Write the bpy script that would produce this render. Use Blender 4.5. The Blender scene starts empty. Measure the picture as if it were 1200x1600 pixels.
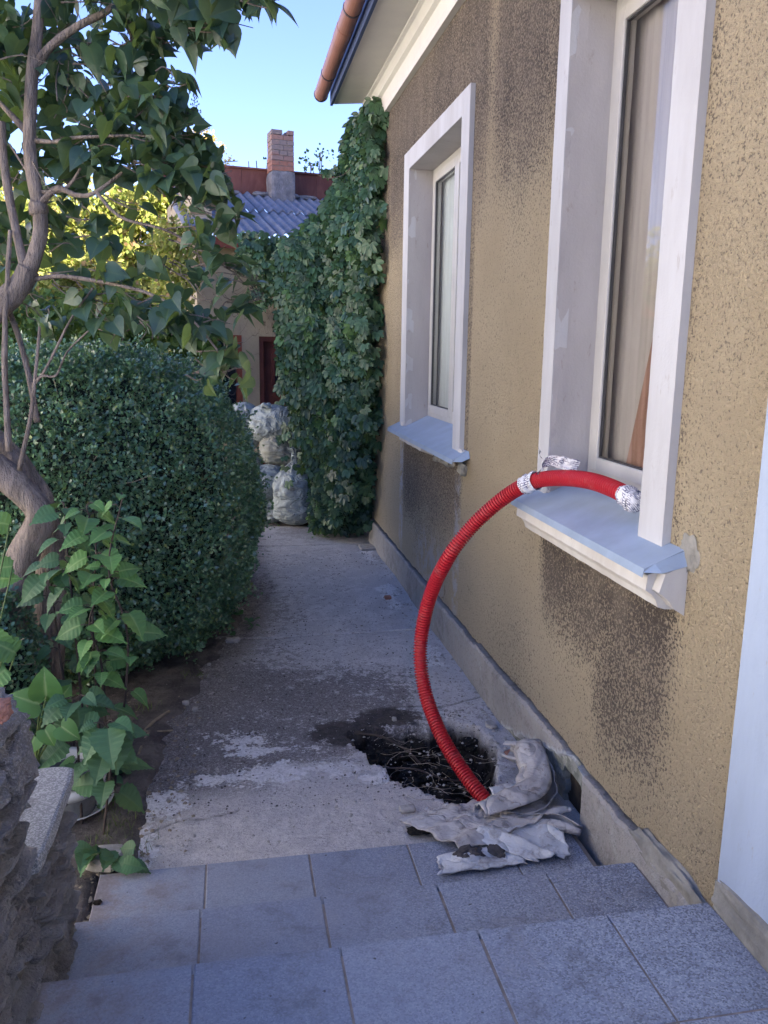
import bpy, math, random
import numpy as np
from mathutils import Vector, Matrix, noise as mnoise
random.seed(7); rng = np.random.default_rng(11)
S = bpy.context.scene
COL = S.collection
PI = math.pi
# ---------------------------------------------------------------- camera, sky, sun, exposure
FPX = 1274.92; CAMZ = 2.0
YAW, PITCH, ROLL = 0.18610554, 0.19713408, 0.0136015
def cam_basis():
    cy, sy, cp, sp = math.cos(YAW), math.sin(YAW), math.cos(PITCH), math.sin(PITCH)
    f = Vector((sy*cp, cy*cp, -sp)); r = Vector((cy, -sy, 0)); u = r.cross(f)
    cr, sr = math.cos(ROLL), math.sin(ROLL)
    return r*cr+u*sr, u*cr-r*sr, f
CR, CU, CF = cam_basis()
cd = bpy.data.cameras.new('camera'); cam = bpy.data.objects.new('camera', cd); COL.objects.link(cam)
cd.sensor_fit = 'VERTICAL'; cd.sensor_height = 24; cd.sensor_width = 18; cd.lens = 24*FPX/1600
cd.clip_start = .05; cd.clip_end = 600
cam.matrix_world = Matrix(((CR.x, CU.x, -CF.x, 0), (CR.y, CU.y, -CF.y, 0), (CR.z, CU.z, -CF.z, CAMZ), (0, 0, 0, 1)))
S.camera = cam
def at(px, py, Y):
    """the point seen at pixel (px,py) of the 1200x1600 photo at real distance y=Y"""
    d = CR*((px-600)/FPX) - CU*((py-800)/FPX) + CF
    return Vector((0, 0, CAMZ)) + d*(Y/d.y)
def atz(px, py, z):
    d = CR*((px-600)/FPX) - CU*((py-800)/FPX) + CF
    return Vector((0, 0, CAMZ)) + d*((z-CAMZ)/d.z)
SUN_EL, SUN_AZ = math.radians(30), math.radians(108)     # azimuth clockwise from +Y
w = bpy.data.worlds.new('World'); S.world = w; w.use_nodes = True
nt = w.node_tree; nt.nodes.clear()
sky = nt.nodes.new('ShaderNodeTexSky'); sky.sky_type = 'NISHITA'; sky.sun_disc = False
sky.sun_elevation = SUN_EL; sky.sun_rotation = SUN_AZ; sky.air_density = 1.0; sky.dust_density = .1; sky.ozone_density = 2.2; sky.altitude = 3000
bg = nt.nodes.new('ShaderNodeBackground'); bg.inputs[1].default_value = .082
wo = nt.nodes.new('ShaderNodeOutputWorld')
tint = nt.nodes.new('ShaderNodeMix'); tint.data_type = 'RGBA'; tint.blend_type = 'MULTIPLY'; tint.inputs[0].default_value = 1
nt.links.new(sky.outputs[0], tint.inputs[6]); tint.inputs[7].default_value = (.86, .80, 1.0, 1)      # the camera's colour response to blue sky
nt.links.new(tint.outputs[2], bg.inputs[0]); nt.links.new(bg.outputs[0], wo.inputs[0])
sl = bpy.data.lights.new('sun', 'SUN'); sl.energy = 5.0; sl.angle = math.radians(.53); sl.color = (1, .87, .70)
sun = bpy.data.objects.new('sun', sl); COL.objects.link(sun)
tosun = Vector((math.sin(SUN_AZ)*math.cos(SUN_EL), math.cos(SUN_AZ)*math.cos(SUN_EL), math.sin(SUN_EL)))
sun.rotation_euler = tosun.to_track_quat('Z', 'Y').to_euler(); sun.location = (12, -6, 12)
vs = S.view_settings; vs.view_transform = 'Standard'; vs.look = 'None'; vs.exposure = 2.82; vs.gamma = 1; vs.use_curve_mapping = False
S.render.resolution_x = 768; S.render.resolution_y = 1024

# ---------------------------------------------------------------- shader helper
class V:
    def __init__(s, m, sock): s.m = m; s.s = sock
    def _b(s, op, o, rev=False):
        a, b = (o, s) if rev else (s, o)
        return s.m.math(op, a, b)
    def __add__(s, o): return s._b('ADD', o)
    def __radd__(s, o): return s._b('ADD', o)
    def __sub__(s, o): return s._b('SUBTRACT', o)
    def __rsub__(s, o): return s._b('SUBTRACT', o, True)
    def __mul__(s, o): return s._b('MULTIPLY', o)
    def __rmul__(s, o): return s._b('MULTIPLY', o)
    def __truediv__(s, o): return s._b('DIVIDE', o)
class Mat:
    def __init__(s, name):
        s.mat = bpy.data.materials.new(name); s.mat.use_nodes = True
        s.t = s.mat.node_tree; s.t.nodes.clear()
        s.out = s.t.nodes.new('ShaderNodeOutputMaterial')
        s.g = s.t.nodes.new('ShaderNodeNewGeometry'); s.pos = V(s, s.g.outputs['Position'])
        sp = s.t.nodes.new('ShaderNodeSeparateXYZ'); s.put(s.pos, sp.inputs[0])
        s.x, s.y, s.z = (V(s, sp.outputs[i]) for i in range(3))
    def put(s, v, inp):
        if isinstance(v, V): s.t.links.new(v.s, inp)
        elif isinstance(v, (tuple, list)):
            inp.default_value = (*v, 1) if len(v) == 3 and len(inp.default_value) == 4 else v
        else: inp.default_value = v
    def math(s, op, a, b=None, clamp=False):
        n = s.t.nodes.new('ShaderNodeMath'); n.operation = op; n.use_clamp = clamp
        s.put(a, n.inputs[0])
        if b is not None: s.put(b, n.inputs[1])
        return V(s, n.outputs[0])
    def sm(s, v, lo, hi, a=0., b=1.):
        n = s.t.nodes.new('ShaderNodeMapRange'); n.interpolation_type = 'SMOOTHSTEP'
        s.put(v, n.inputs[0]); s.put(lo, n.inputs[1]); s.put(hi, n.inputs[2]); s.put(a, n.inputs[3]); s.put(b, n.inputs[4])
        return V(s, n.outputs[0])
    def box(s, v, a, b, so): return s.sm(v, a-so, a+so)*(1-s.sm(v, b-so, b+so))
    def noise(s, scale, detail=3, rough=.55, dist=0, vec=None, col=False):
        n = s.t.nodes.new('ShaderNodeTexNoise'); s.put(vec if vec is not None else s.pos, n.inputs['Vector'])
        n.inputs['Scale'].default_value = scale; n.inputs['Detail'].default_value = detail
        n.inputs['Roughness'].default_value = rough; n.inputs['Distortion'].default_value = dist
        return V(s, n.outputs['Color' if col else 'Fac'])
    def voro(s, scale, feat='F1', vec=None, out='Distance', rnd=1):
        n = s.t.nodes.new('ShaderNodeTexVoronoi'); n.feature = feat; s.put(vec if vec is not None else s.pos, n.inputs['Vector'])
        n.inputs['Scale'].default_value = scale; n.inputs['Randomness'].default_value = rnd
        return V(s, n.outputs[out])
    def scale(s, xyz, vec=None):
        n = s.t.nodes.new('ShaderNodeVectorMath'); n.operation = 'MULTIPLY'
        s.put(vec if vec is not None else s.pos, n.inputs[0]); n.inputs[1].default_value = xyz
        return V(s, n.outputs[0])
    def mix(s, f, a, b, blend='MIX'):
        n = s.t.nodes.new('ShaderNodeMix'); n.data_type = 'RGBA'; n.blend_type = blend; n.clamp_factor = True
        s.put(f, n.inputs[0]); s.put(a, n.inputs[6]); s.put(b, n.inputs[7])
        return V(s, n.outputs[2])
    def attr(s, name):
        n = s.t.nodes.new('ShaderNodeAttribute'); n.attribute_name = name
        return V(s, n.outputs['Fac'])
    def orand(s):
        n = s.t.nodes.new('ShaderNodeObjectInfo'); return V(s, n.outputs['Random'])
    def uv(s):
        n = s.t.nodes.new('ShaderNodeTexCoord'); return V(s, n.outputs['UV'])
    def bump(s, h, dist, strength=1.0):
        n = s.t.nodes.new('ShaderNodeBump'); s.put(h, n.inputs['Height']); n.inputs['Distance'].default_value = dist
        n.inputs['Strength'].default_value = strength; return V(s, n.outputs[0])
    def pbr(s, col, rough=.8, normal=None, spec=.5, **kw):
        n = s.t.nodes.new('ShaderNodeBsdfPrincipled'); s.put(col, n.inputs['Base Color']); s.put(rough, n.inputs['Roughness'])
        s.put(spec, n.inputs['Specular IOR Level'])
        if normal is not None: s.put(normal, n.inputs['Normal'])
        for k, v in kw.items(): s.put(v, n.inputs[k.replace('_', ' ')])
        return V(s, n.outputs[0])
    def done(s, sh): s.t.links.new(sh.s, s.out.inputs[0]); return s.mat

def plain(name, col, rough=.7, var=.25, sc=12, bump=.002, bsc=60, spec=.4, **kw):
    m = Mat(name); n = m.noise(sc, 4, .6)
    c = m.mix(m.sm(n, .3, .75), tuple(c*(1-var) for c in col), tuple(min(1, c*(1+var*.6)) for c in col))
    return m.done(m.pbr(c, rough, m.bump(m.noise(bsc, 3, .6), bump), spec, **kw))
M = {}
# roughcast
m = Mat('roughcast')
n1 = m.noise(88, 3, .68, .4); n2 = m.noise(1.1, 4, .6); n3 = m.noise(3.2, 3, .6); n4 = m.noise(150, 2, .5)
nw = (n2-.5)*.5+(n3-.5)*.25
y, z = m.y, m.z
wst0 = m.noise(1.0, 4, .6, vec=m.scale((1, 5, .6)))
st = m.box(y+nw*.30, 2.36, 3.58, .10)*m.sm(z+nw*.8-(y-2.4)*.12, .42, 1.08)*(1-m.sm(z, 1.25, 1.32))*1.0            # soot under near sill
st = m.math('MAXIMUM', st, m.box(y, 2.36, 2.95, .12)*m.sm(z+nw*.8, .25, .85)*(1-m.sm(z, 1.2, 1.3))*.72)
st = m.math('MAXIMUM', st, m.box(y+nw*.25, 4.98, 6.82, .09)*m.sm(z+nw, .25, 1.15)*(1-m.sm(z, 1.25, 1.4))*.8)       # under far sill
top = m.sm(z+nw*.8, 2.35, 3.45)*m.sm(y, 3.0, 3.7)
st = m.math('MAXIMUM', st, top*m.sm(m.math('ABSOLUTE', y-4.62+nw*.1), .0, .16, .5, .86)*m.sm(wst0, .25, .5, .8, 1))
st = m.math('MAXIMUM', st, m.box(y, 6.7, 7.2, .15)*m.sm(z+nw*.5, 1.0, 1.6)*.18)
st = m.math('MAXIMUM', st, m.box(y, 4.86, 4.96, .02)*m.sm(z, 1.2, 1.45)*.5)          # dirt along the casings
st = m.math('MAXIMUM', st, m.box(y, 2.39, 2.45, .03)*m.sm(z+nw, 1.3, 1.5)*.26)
st = m.math('MAXIMUM', st, m.box(y, 3.6, 4.4, .3)*(1-m.sm(z+nw*.4, .5, .9))*.2)
pits = m.sm(n1+st*.19+(n4-.5)*.10+m.sm(y, 3.4, 2.0, 0, .012)+m.sm(n2, .4, .7, 0, .05), .60, .69)
tan = m.mix(m.sm(n2, .35, .7), (.50, .41, .27), (.57, .475, .32))
tan = m.mix(m.sm(n3, .4, .8)*.35, tan, (.48, .395, .265))
tan = m.mix(m.sm(z, 2.4, 3.6)*.15, tan, (.41, .335, .24))
tan = m.mix((1-m.sm(z+nw*.5, .5, 1.3))*m.sm(y, 2.6, 3.6)*.4, tan, (.53, .48, .38))
wst = m.noise(1.0, 4, .6, vec=m.scale((1, 9, .8)))
chalk = (m.box(y, 6.78, 6.92, .03)*m.box(z, .3, 1.25, .1)+m.box(y, 5.0, 5.12, .04)*m.box(z, .25, 1.2, .1)+m.box(y, 5.4, 6.2, .25)*(1-m.sm(z, .45, .75))*.8)*m.sm(m.noise(9, 4, .7), .42, .6)
tan = m.mix(chalk*.75, tan, (.58, .58, .6))
dark = m.mix(m.sm(n3, .3, .7), (.09, .075, .065), (.15, .125, .105))
c = m.mix(m.sm(st, .1, .95)*.70, tan, (.25, .205, .165))
c = m.mix(pits*(m.sm(st, 0, .5, .72, .95)), c, dark)
c = m.mix(chalk*.5, c, (.55, .55, .57))
crk = m.box(m.noise(.9, 5, .62, .6), .499, .501, .0012)*m.sm(z, 2.6, 1.4); c = m.mix(crk*.6, c, (.13, .10, .08))
c = m.mix(m.sm(st, .5, 1)*m.box(wst, .56, .7, .03)*.12, c, (.40, .34, .26))
hgt = m.sm(n1, .25, .78)*-1+n4*.35
M['roughcast'] = m.done(m.pbr(c, .92, m.bump(hgt, .012, 1.0), .2))
# white plaster (casings)
def plaster(name, a, b, scr=.5):
    m = Mat(name)
    s1 = m.noise(2.2, 5, .65, vec=m.scale((1, 1.6, .35))); s2 = m.noise(28, 4, .7, vec=m.scale((1, 1, .3))); s3 = m.noise(9, 5, .7)
    c = m.mix(m.sm(s1, .25, .8), a, b)
    c = m.mix(m.sm(s2, .60, .70)*m.sm(s3, .45, .62)*scr, c, (.33, .29, .27))
    c = m.mix(m.sm(s3, .68, .73)*.6*scr, c, (.25, .22, .2))
    return m.done(m.pbr(c, .75, m.bump(s2*.5+m.noise(90, 3, .6)*.5+s3, .003, .7), .3))
M['white_casing'] = plaster('white_casing', (.55, .56, .58), (.42, .415, .42))
M['reveal_paint'] = plaster('reveal_paint', (.47, .45, .45), (.375, .355, .35), .9)
M['eave_paint'] = plaster('eave_paint', (.66, .65, .61), (.60, .59, .57), .2)
M['pilaster_paint'] = plaster('pilaster_paint', (.40, .48, .61), (.33, .39, .49), .7)
# plinth
m = Mat('plinth_render'); y, z = m.y, m.z
n = m.noise(3, 5, .6); n2 = m.noise(14, 5, .65); n3 = m.noise(70, 3, .6)
c = m.mix(m.sm(n, .35, .65), (.33, .32, .31), (.40, .38, .36))
c = m.mix(m.sm(n2, .5, .62)*.7, c, (.37, .37, .36))
c = m.mix(m.sm(n2, .62, .7)*.5, c, (.50, .50, .49)); c = m.mix(m.sm(m.noise(5, 6, .75, .4), .5, .66)*.6, c, (.20, .185, .17)); c = m.mix(m.sm(n3, .58, .68)*.5, c, (.15, .14, .13))
peel = m.attr('peel')
c = m.mix(peel, c, m.mix(m.sm(n2, .4, .6), (.20, .215, .19), (.33, .34, .32)))
c = m.mix(m.attr('edge'), c, (.55, .57, .57))
c = m.mix(m.attr('hole'), c, (.03, .03, .028))
M['plinth'] = m.done(m.pbr(c, .95, m.bump(n2+n3*.7, .014, 1.0), .15))
M['mortar_dark'] = plain('dark_gap', (.055, .045, .035), .95, .4)
M['mortar_patch'] = plain('mortar_patch', (.30, .29, .26), .9, .35, 8, .006, 40)
# sheet metal, pvc
M['sill_metal'] = plain('sill_sheet_metal', (.34, .43, .56), .42, .12, 6, .0006, 20, .5, Metallic=.15)
M['pvc'] = plain('white_pvc', (.50, .495, .48), .35, .06, 8, .0003, 30)
M['gasket'] = plain('grey_gasket', (.06, .06, .065), .5)
M['concrete_sill'] = plaster('painted_concrete', (.66, .65, .62), (.48, .45, .42), 1.0)
m = Mat('window_glass')
fr = m.t.nodes.new('ShaderNodeFresnel'); fr.inputs[0].default_value = 1.5
gl = m.t.nodes.new('ShaderNodeBsdfGlossy'); gl.inputs['Roughness'].default_value = .03
tr = m.t.nodes.new('ShaderNodeBsdfTransparent'); tr.inputs[0].default_value = (.88, .9, .9, 1)
mx = m.t.nodes.new('ShaderNodeMixShader'); m.t.links.new(fr.outputs[0], mx.inputs[0]); m.t.links.new(tr.outputs[0], mx.inputs[1]); m.t.links.new(gl.outputs[0], mx.inputs[2])
M['glass'] = m.done(V(m, mx.outputs[0]))
def cloth(name, a, b, freq):
    m = Mat(name); wv = m.noise(freq, 1, .3, vec=m.scale((1, 1, .04)))
    c = m.mix(m.sm(wv, .35, .65), a, b)
    return m.done(m.pbr(c, .9, None, .1))
M['net_curtain'] = cloth('net_curtain', (.42, .39, .39), (.46, .425, .425), 40)
M['grey_blind'] = cloth('grey_blind', (.60, .66, .70), (.66, .72, .76), 30)
M['terracotta_curtain'] = cloth('terracotta_curtain', (.30, .18, .15), (.42, .27, .235), 30)
# red hose
m = Mat('red_hose_plastic')
M['hose'] = m.done(m.pbr(m.mix(m.sm(m.noise(14, 5, .75), .48, .75)*.55, (.50, .018, .03), (.43, .15, .13)),   .48, None, .4))
m = Mat('printed_wrap'); u = m.uv()
br = m.t.nodes.new('ShaderNodeTexBrick'); m.put(u, br.inputs['Vector']); br.inputs['Color1'].default_value = (.78, .78, .8, 1); br.inputs['Color2'].default_value = (.70, .70, .74, 1)
br.inputs['Mortar'].default_value = (.10, .10, .19, 1); br.inputs['Scale'].default_value = 1; br.inputs['Brick Width'].default_value = .018; br.inputs['Row Height'].default_value = .0085; br.inputs['Mortar Size'].default_value = .0016
c = m.mix(m.sm(m.noise(22, 3, .6), .45, .6), V(m, br.outputs[0]), (.74, .74, .77))
M['wrap'] = m.done(m.pbr(c, .5, m.bump(m.noise(120, 3, .6), .003), .4))
# tiles
m = Mat('step_tile')
a = m.voro(210, out='Color'); sepn = m.t.nodes.new('ShaderNodeSeparateColor'); m.t.links.new(a.s, sepn.inputs[0]); g = V(m, sepn.outputs[0])
n = m.noise(2.2, 4, .6); n2 = m.noise(260, 2, .5); rr = m.orand(); d1 = m.noise(7, 5, .7)
right = m.sm(m.x, .2, 1.3)
c = m.mix(m.sm(rr, 0, 1), (.255, .285, .36), (.30, .33, .395))
c = m.mix(m.sm(g, .72, .8)*m.math('ADD', right*.5, .22), c, (.47, .50, .55))
c = m.mix(m.sm(g, .28, .2)*(right*.45+.22), c, (.11, .12, .14))
c = m.mix(m.sm(n, .45, .75)*.4, c, (.27, .265, .29))
c = m.mix(m.sm(m.x, -.05, -.5)*m.sm(d1, .4, .65)*.5, c, (.30, .21, .16))
c = m.mix(m.sm(d1, .50, .72)*.5, c, (.13, .128, .135)); c = m.mix(m.sm(m.noise(3.1, 6, .75, .5), .55, .68)*.35, c, (.36, .35, .35))
c = m.mix(m.sm(m.noise(38, 2, .5), .73, .78)*.8, c, (.05, .045, .04))
M['tile'] = m.done(m.pbr(c, .62, m.bump(g*.3+n2, .0012, .6), .4))
M['grout'] = plain('grout', (.27, .23, .20), .95, .3, 20, .003, 90)
M['terrazzo'] = None
m = Mat('terrazzo_slab'); a = m.noise(170, 3, .7)
c = m.mix(m.sm(a, .45, .6), (.24, .24, .235), (.46, .46, .44)); c = m.mix(m.sm(m.noise(5, 4, .6), .5, .75)*.5, c, (.16, .15, .13))
M['terrazzo'] = m.done(m.pbr(c, .85, m.bump(a, .003), .3))
m = Mat('rock_face'); rr = m.orand(); n = m.noise(5, 6, .65, .3); n2 = m.noise(45, 5, .7)
sfr = m.noise(7, 5, .6, .5, vec=m.scale((1, .5, 5)))
c = m.mix(m.sm(n, .3, .7), (.25, .24, .235), (.40, .38, .36)); c = m.mix(m.sm(sfr, .5, .7)*.5, c, (.15, .14, .135))
c = m.mix(m.sm(n2, .58, .72)*.5, c, (.33, .32, .30)); c = m.mix(rr*.3, c, (.19, .16, .145))
c = m.mix(m.sm(m.noise(160, 2, .6), .5, .62)*m.sm(m.z, .9, 1.1)*.7, c, (.46, .45, .44))
M['rock'] = m.done(m.pbr(c, .92, m.bump(n*1.5+n2*1.6+sfr*1.4, .02, 1.0), .25))
M['wall_mortar'] = plain('wall_mortar', (.16, .14, .12), .95, .4, 10, .01, 40)
# path
m = Mat('path_concrete'); x, y = m.x, m.y
na = m.noise(1.3, 5, .65); nb = m.noise(4.5, 6, .7, .3); nc = m.noise(17, 6, .72); nd = m.noise(60, 4, .7); nx = m.noise(190, 3, .6)
ed = m.sm(y, 4.0, 6.4)*.52-.38
nw = (na-.5)*1.2+(nb-.5)*1.1+(nc-.5)*.9+(nd-.5)*.5
c = m.mix(m.sm(nb, .35, .65), (.52, .50, .485), (.70, .675, .65))
c = m.mix((1-m.sm(y, 3.3, 3.6))*.75, c, m.mix(m.sm(nc, .4, .6), (.46, .43, .40), (.64, .60, .55)))
c = m.mix(m.sm(x+nw*.3, 1.05, 1.3)*.55, c, (.56, .55, .55))
dirt = m.sm(nw+(nc-.5)*1.0+(nd-.5)*.9+m.sm(x, .8, -.5)*.46+m.box(y, 3.65, 4.9, .2)*.36-m.sm(x, .9, 1.3)*.35, .08, .40)*m.sm(y, 3.25, 3.6)
dirt = m.math('MAXIMUM', dirt, m.sm(x-ed+nw*.35, .24, .05)*m.sm(y, 3.3, 3.6)*.9)
dirt = m.math('MAXIMUM', dirt, m.sm(nw, .16, .4)*.7)
dirt = m.math('MAXIMUM', dirt, m.sm(y, 8.1, 8.5)*m.sm(nw, -.15, .15)*.8)
dcol = m.mix(m.sm(nc+(nd-.5)*.6-m.box(y, 3.7, 4.9, .25)*.12, .38, .66), (.075, .062, .056), (.32, .29, .27))
c = m.mix(dirt*.88, c, dcol)
c = m.mix(m.sm(x-ed+nw*.35, .20, .0)*m.sm(y+nw*.3, 3.3, 3.6)*.8, c, m.mix(m.sm(nc, .4, .65), (.085, .075, .07), (.21, .18, .165)))
c = m.mix(m.sm(nd, .3, .7)*.5, c, m.mix(m.sm(nx, .4, .6), (.16, .15, .155), (.66, .64, .64)))
def blob(cx, cy, rx, ry):
    ex = (x-cx)/rx; ey = (y-cy)/ry
    return 1-m.math('SQRT', ex*ex+ey*ey)
wm = blob(.0, 3.98, .34, .16)
for q in ((.28, 3.62, .62, .13), (.75, 3.52, .35, .12), (-.36, 3.42, .22, .2), (-.40, 3.2, .09, .26), (.15, 3.84, .35, .07), (1.2, 3.62, .14, .4), (.86, 3.12, .22, .12), (1.25, 6.2, .14, .6), (1.3, 7.7, .12, .5), (1.25, 5.0, .12, .45)):
    wm = m.math('MAXIMUM', wm, blob(*q))
white = m.sm(wm*.8+nw*1.9, .26, .46)*m.sm(wm, -.5, .1)
c = m.mix(white*.85, c, m.mix(m.sm(nd, .4, .6), (.66, .65, .64), (.84, .83, .82)))
c = m.mix(m.sm(nd, .62, .70)*.55, c, (.07, .06, .055))
c = m.mix(m.sm(nx, .66, .72)*.5, c, (.55, .53, .5))
soilp = m.math('MAXIMUM', blob(.58, 3.98, .30, .20), blob(.80, 4.12, .3, .14)); c = m.mix(m.sm(soilp+nw*.9, .15, .4)*.9, c, m.mix(m.sm(nc, .4, .6), (.03, .026, .024), (.075, .065, .06)))
pit = m.attr('pit')
c = m.mix(pit, c, m.mix(m.sm(nc, .4, .6), (.008, .007, .0065), (.04, .034, .031)))
c = m.mix(m.attr('rim')*(1-m.sm(soilp, -.3, .1))*m.sm(nc, .4, .6), c, (.55, .53, .51))
jl = m.math('MAXIMUM', m.box(nb, .497, .503, .003)*m.sm(nc, .45, .55), m.attr('crack'))
c = m.mix(jl*.8, c, (.05, .045, .04))
M['path'] = m.done(m.pbr(c, .93, m.bump(nb*.4+nc*.6+nd*.5+white*.35, .012, .8), .25))
m = Mat('soil'); nb = m.noise(5, 6, .7); nc = m.noise(28, 5, .75)
c = m.mix(m.sm(nb, .35, .7), (.09, .08, .074), (.20, .175, .16)); c = m.mix(m.sm(nc, .56, .68)*.6, c, (.26, .23, .20))
far = m.sm(m.math('ABSOLUTE', m.x+1), 5, 12)
c = m.mix(far, c, m.mix(m.sm(nb, .4, .6), (.07, .10, .03), (.16, .15, .07)))
M['soil'] = m.done(m.pbr(c, .97, m.bump(nb+nc*.6, .03, .9), .2))
M['stone_pale'] = plain('pale_stone', (.42, .40, .37), .9, .3, 20, .004, 60)
M['brick_orange'] = plain('orange_brick', (.42, .20, .14), .9, .35, 18, .005, 50)
M['stick'] = plain('dry_stick', (.30, .25, .18), .85, .3, 30)
M['fibre'] = plain('pale_fibre', (.36, .31, .26), .8, .3, 30)
M['crumb'] = plain('dirt_crumb', (.10, .09, .088), .95, .4, 20, .004, 60)
M['clod'] = plain('dark_clod', (.017, .015, .013), .95, .5, 20, .006, 60)
# bark
m = Mat('lilac_bark'); n = m.noise(14, 6, .7, .4, vec=m.scale((1, 1, .25))); n2 = m.noise(3, 4, .6)
c = m.mix(m.sm(n, .35, .65), (.17, .14, .12), (.36, .30, .26)); c = m.mix(m.sm(n2, .4, .7)*.4, c, (.27, .24, .22))
M['bark'] = m.done(m.pbr(c, .9, m.bump(n+m.noise(60, 4, .7, vec=m.scale((1, 1, .2))), .03, 1.0), .2))
M['stem_green'] = plain('green_stem', (.12, .17, .05), .6)
M['stem_dark'] = plain('dark_stem', (.06, .045, .04), .7)
def leafmat(name, a, b, vein=None, trans=.25, rough=.42, spec=.5, rare=None, bumpy=0):
    m = Mat(name)
    rr = m.math('FRACT', m.attr('rnd')+m.orand())
    c = m.mix(rr, a, b)
    if rare: c = m.mix(m.sm(rr, .93, .95), c, rare)
    c = m.mix(m.sm(m.noise(25, 2, .5), .4, .7)*.25, c, tuple(q*.6 for q in a))
    if vein: c = m.mix(m.sm(m.attr('mid'), .16, 0)*.55, c, vein)
    nrm = m.bump(m.noise(bumpy, 2, .5), .003, .7) if bumpy else None
    p = m.pbr(c, rough, nrm, spec)
    t = m.t.nodes.new('ShaderNodeBsdfTranslucent'); m.put(m.mix(.5, c, (.30, .42, .04)), t.inputs[0])
    mx = m.t.nodes.new('ShaderNodeMixShader'); mx.inputs[0].default_value = trans
    m.t.links.new(p.s, mx.inputs[1]); m.t.links.new(t.outputs[0], mx.inputs[2])
    return m.done(V(m, mx.outputs[0]))
M['lilac_leaf'] = leafmat('lilac_leaf', (.028, .075, .062), (.075, .150, .085), (.12, .18, .09), .32, .40, .7, None, 60)
M['ivy_leaf'] = leafmat('ivy_leaf', (.020, .064, .040), (.066, .158, .074), (.14, .22, .12), .2, .42, .55, (.12, .24, .08), 50)
M['box_leaf'] = leafmat('box_leaf', (.065, .155, .095), (.15, .30, .14), None, .12, .30, .9, (.20, .28, .08))
M['weed_leaf'] = leafmat('weed_leaf', (.065, .165, .06), (.13, .29, .085), (.28, .40, .16), .25, .5, .4, None, 45)
M['weed_dark'] = leafmat('weed_dark_leaf', (.055, .13, .07), (.08, .19, .085), (.10, .18, .09), .2, .5, .4)
M['dock_leaf'] = leafmat('dock_leaf', (.085, .21, .06), (.12, .27, .075), (.35, .45, .2), .25, .45, .4)
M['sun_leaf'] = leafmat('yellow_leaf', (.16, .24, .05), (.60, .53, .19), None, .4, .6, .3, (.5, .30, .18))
M['gold_leaf'] = leafmat('gold_leaf', (.5, .36, .13), (.62, .46, .2), None, .3, .7, .2)
M['far_leaf'] = leafmat('far_leaf', (.03, .07, .025), (.07, .14, .035), None, .2, .6, .3)
M['grass'] = leafmat('grass_blade', (.06, .10, .03), (.13, .17, .06), None, .2, .6, .3)
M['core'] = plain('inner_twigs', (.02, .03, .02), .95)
# sacks
def sackmat(name, a, b, stain, bs=.035):
    m = Mat(name); n = m.noise(3.5, 5, .65); n2 = m.noise(16, 5, .7, .6); wv = m.noise(300, 1, .5)
    c = m.mix(m.sm(n, .38, .62), a, b); c = m.mix(m.sm(n2, .50, .68)*.7, c, stain)
    fo = m.math('ABSOLUTE', m.noise(3.8, 2, .5, 1.2, vec=m.scale((1, 1, 1.8)))-.5); fo2 = m.math('ABSOLUTE', m.noise(15, 3, .6, .8, vec=m.scale((1, 1, 1.5)))-.5)
    return m.done(m.pbr(c, .6, m.bump(n2*.15+m.math('POWER', fo, .7)*2.6+fo2*.5, bs, .85), .35))
M['sack'] = sackmat('sack_weave', (.42, .475, .48), (.29, .33, .335), (.18, .18, .165), .026)
M['sack_beige'] = sackmat('sack_weave_beige', (.42, .43, .38), (.32, .33, .29), (.25, .22, .17), .022)
M['rag'] = sackmat('dusty_sacking', (.58, .56, .54), (.44, .415, .40), (.17, .14, .12), .020)
M['rag_light'] = sackmat('light_sacking', (.66, .68, .70), (.55, .56, .57), (.24, .21, .19), .016)
# shed etc
m = Mat('shed_render'); n = m.noise(2, 5, .6); n2 = m.noise(30, 4, .7)
c = m.mix(m.sm(n, .35, .7), (.40, .33, .24), (.48, .41, .30)); c = m.mix(m.sm(n2, .6, .75)*.3, c, (.2, .16, .12))
c = m.mix(m.box(m.noise(1.6, 4, .6, .8), .498, .502, .002)*.8, c, (.08, .06, .05))
M['shed_wall'] = m.done(m.pbr(c, .95, m.bump(n2, .008), .2))
m = Mat('asbestos_sheet'); n = m.noise(3, 5, .7); n2 = m.noise(20, 4, .7)
c = m.mix(m.sm(n, .35, .7), (.20, .215, .25), (.30, .31, .345)); c = m.mix(m.sm(n2, .55, .7)*.5, c, (.11, .115, .12))
M['asbestos'] = m.done(m.pbr(c, .9, m.bump(n2, .006), .25))
m = Mat('rusty_sheet'); n = m.noise(4, 5, .7, .3, vec=m.scale((1, 1, .4))); c = m.mix(m.sm(n, .35, .7), (.15, .055, .045), (.235, .10, .075))
M['rust'] = m.done(m.pbr(c, .75, m.bump(n, .004), .3))
m = Mat('old_brick'); rr = m.orand(); c = m.mix(m.sm(m.z+rr*.25, 4.78, 4.9), (.42, .20, .14), (.30, .24, .22)); c = m.mix(m.sm(m.noise(14, 4, .6), .45, .65)*.5, c, (.26, .22, .2)); c = m.mix(m.sm(rr, .6, 1)*.4, c, (.46, .19, .12))
M['old_brick'] = m.done(m.pbr(c, .93, m.bump(m.noise(40, 3, .6), .006), .2))
M['door_red'] = plain('door_red_brown', (.145, .045, .038), .6, .25, 5, .002, 40)
M['frame_red'] = plain('frame_red', (.28, .075, .045), .6, .2)
M['grey_plaster'] = plain('grey_plaster', (.28, .27, .27), .95, .3, 10, .01, 40)
M['dark_glass'] = plain('dark_glass', (.03, .035, .045), .15, .2, 8, 0, 1, .6)
M['curtain_dark'] = plain('room_dark', (.06, .055, .05), .9)
M['gutter'] = plain('terracotta_gutter', (.31, .15, .115), .5, .12, 4, .0008, 30)
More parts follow.
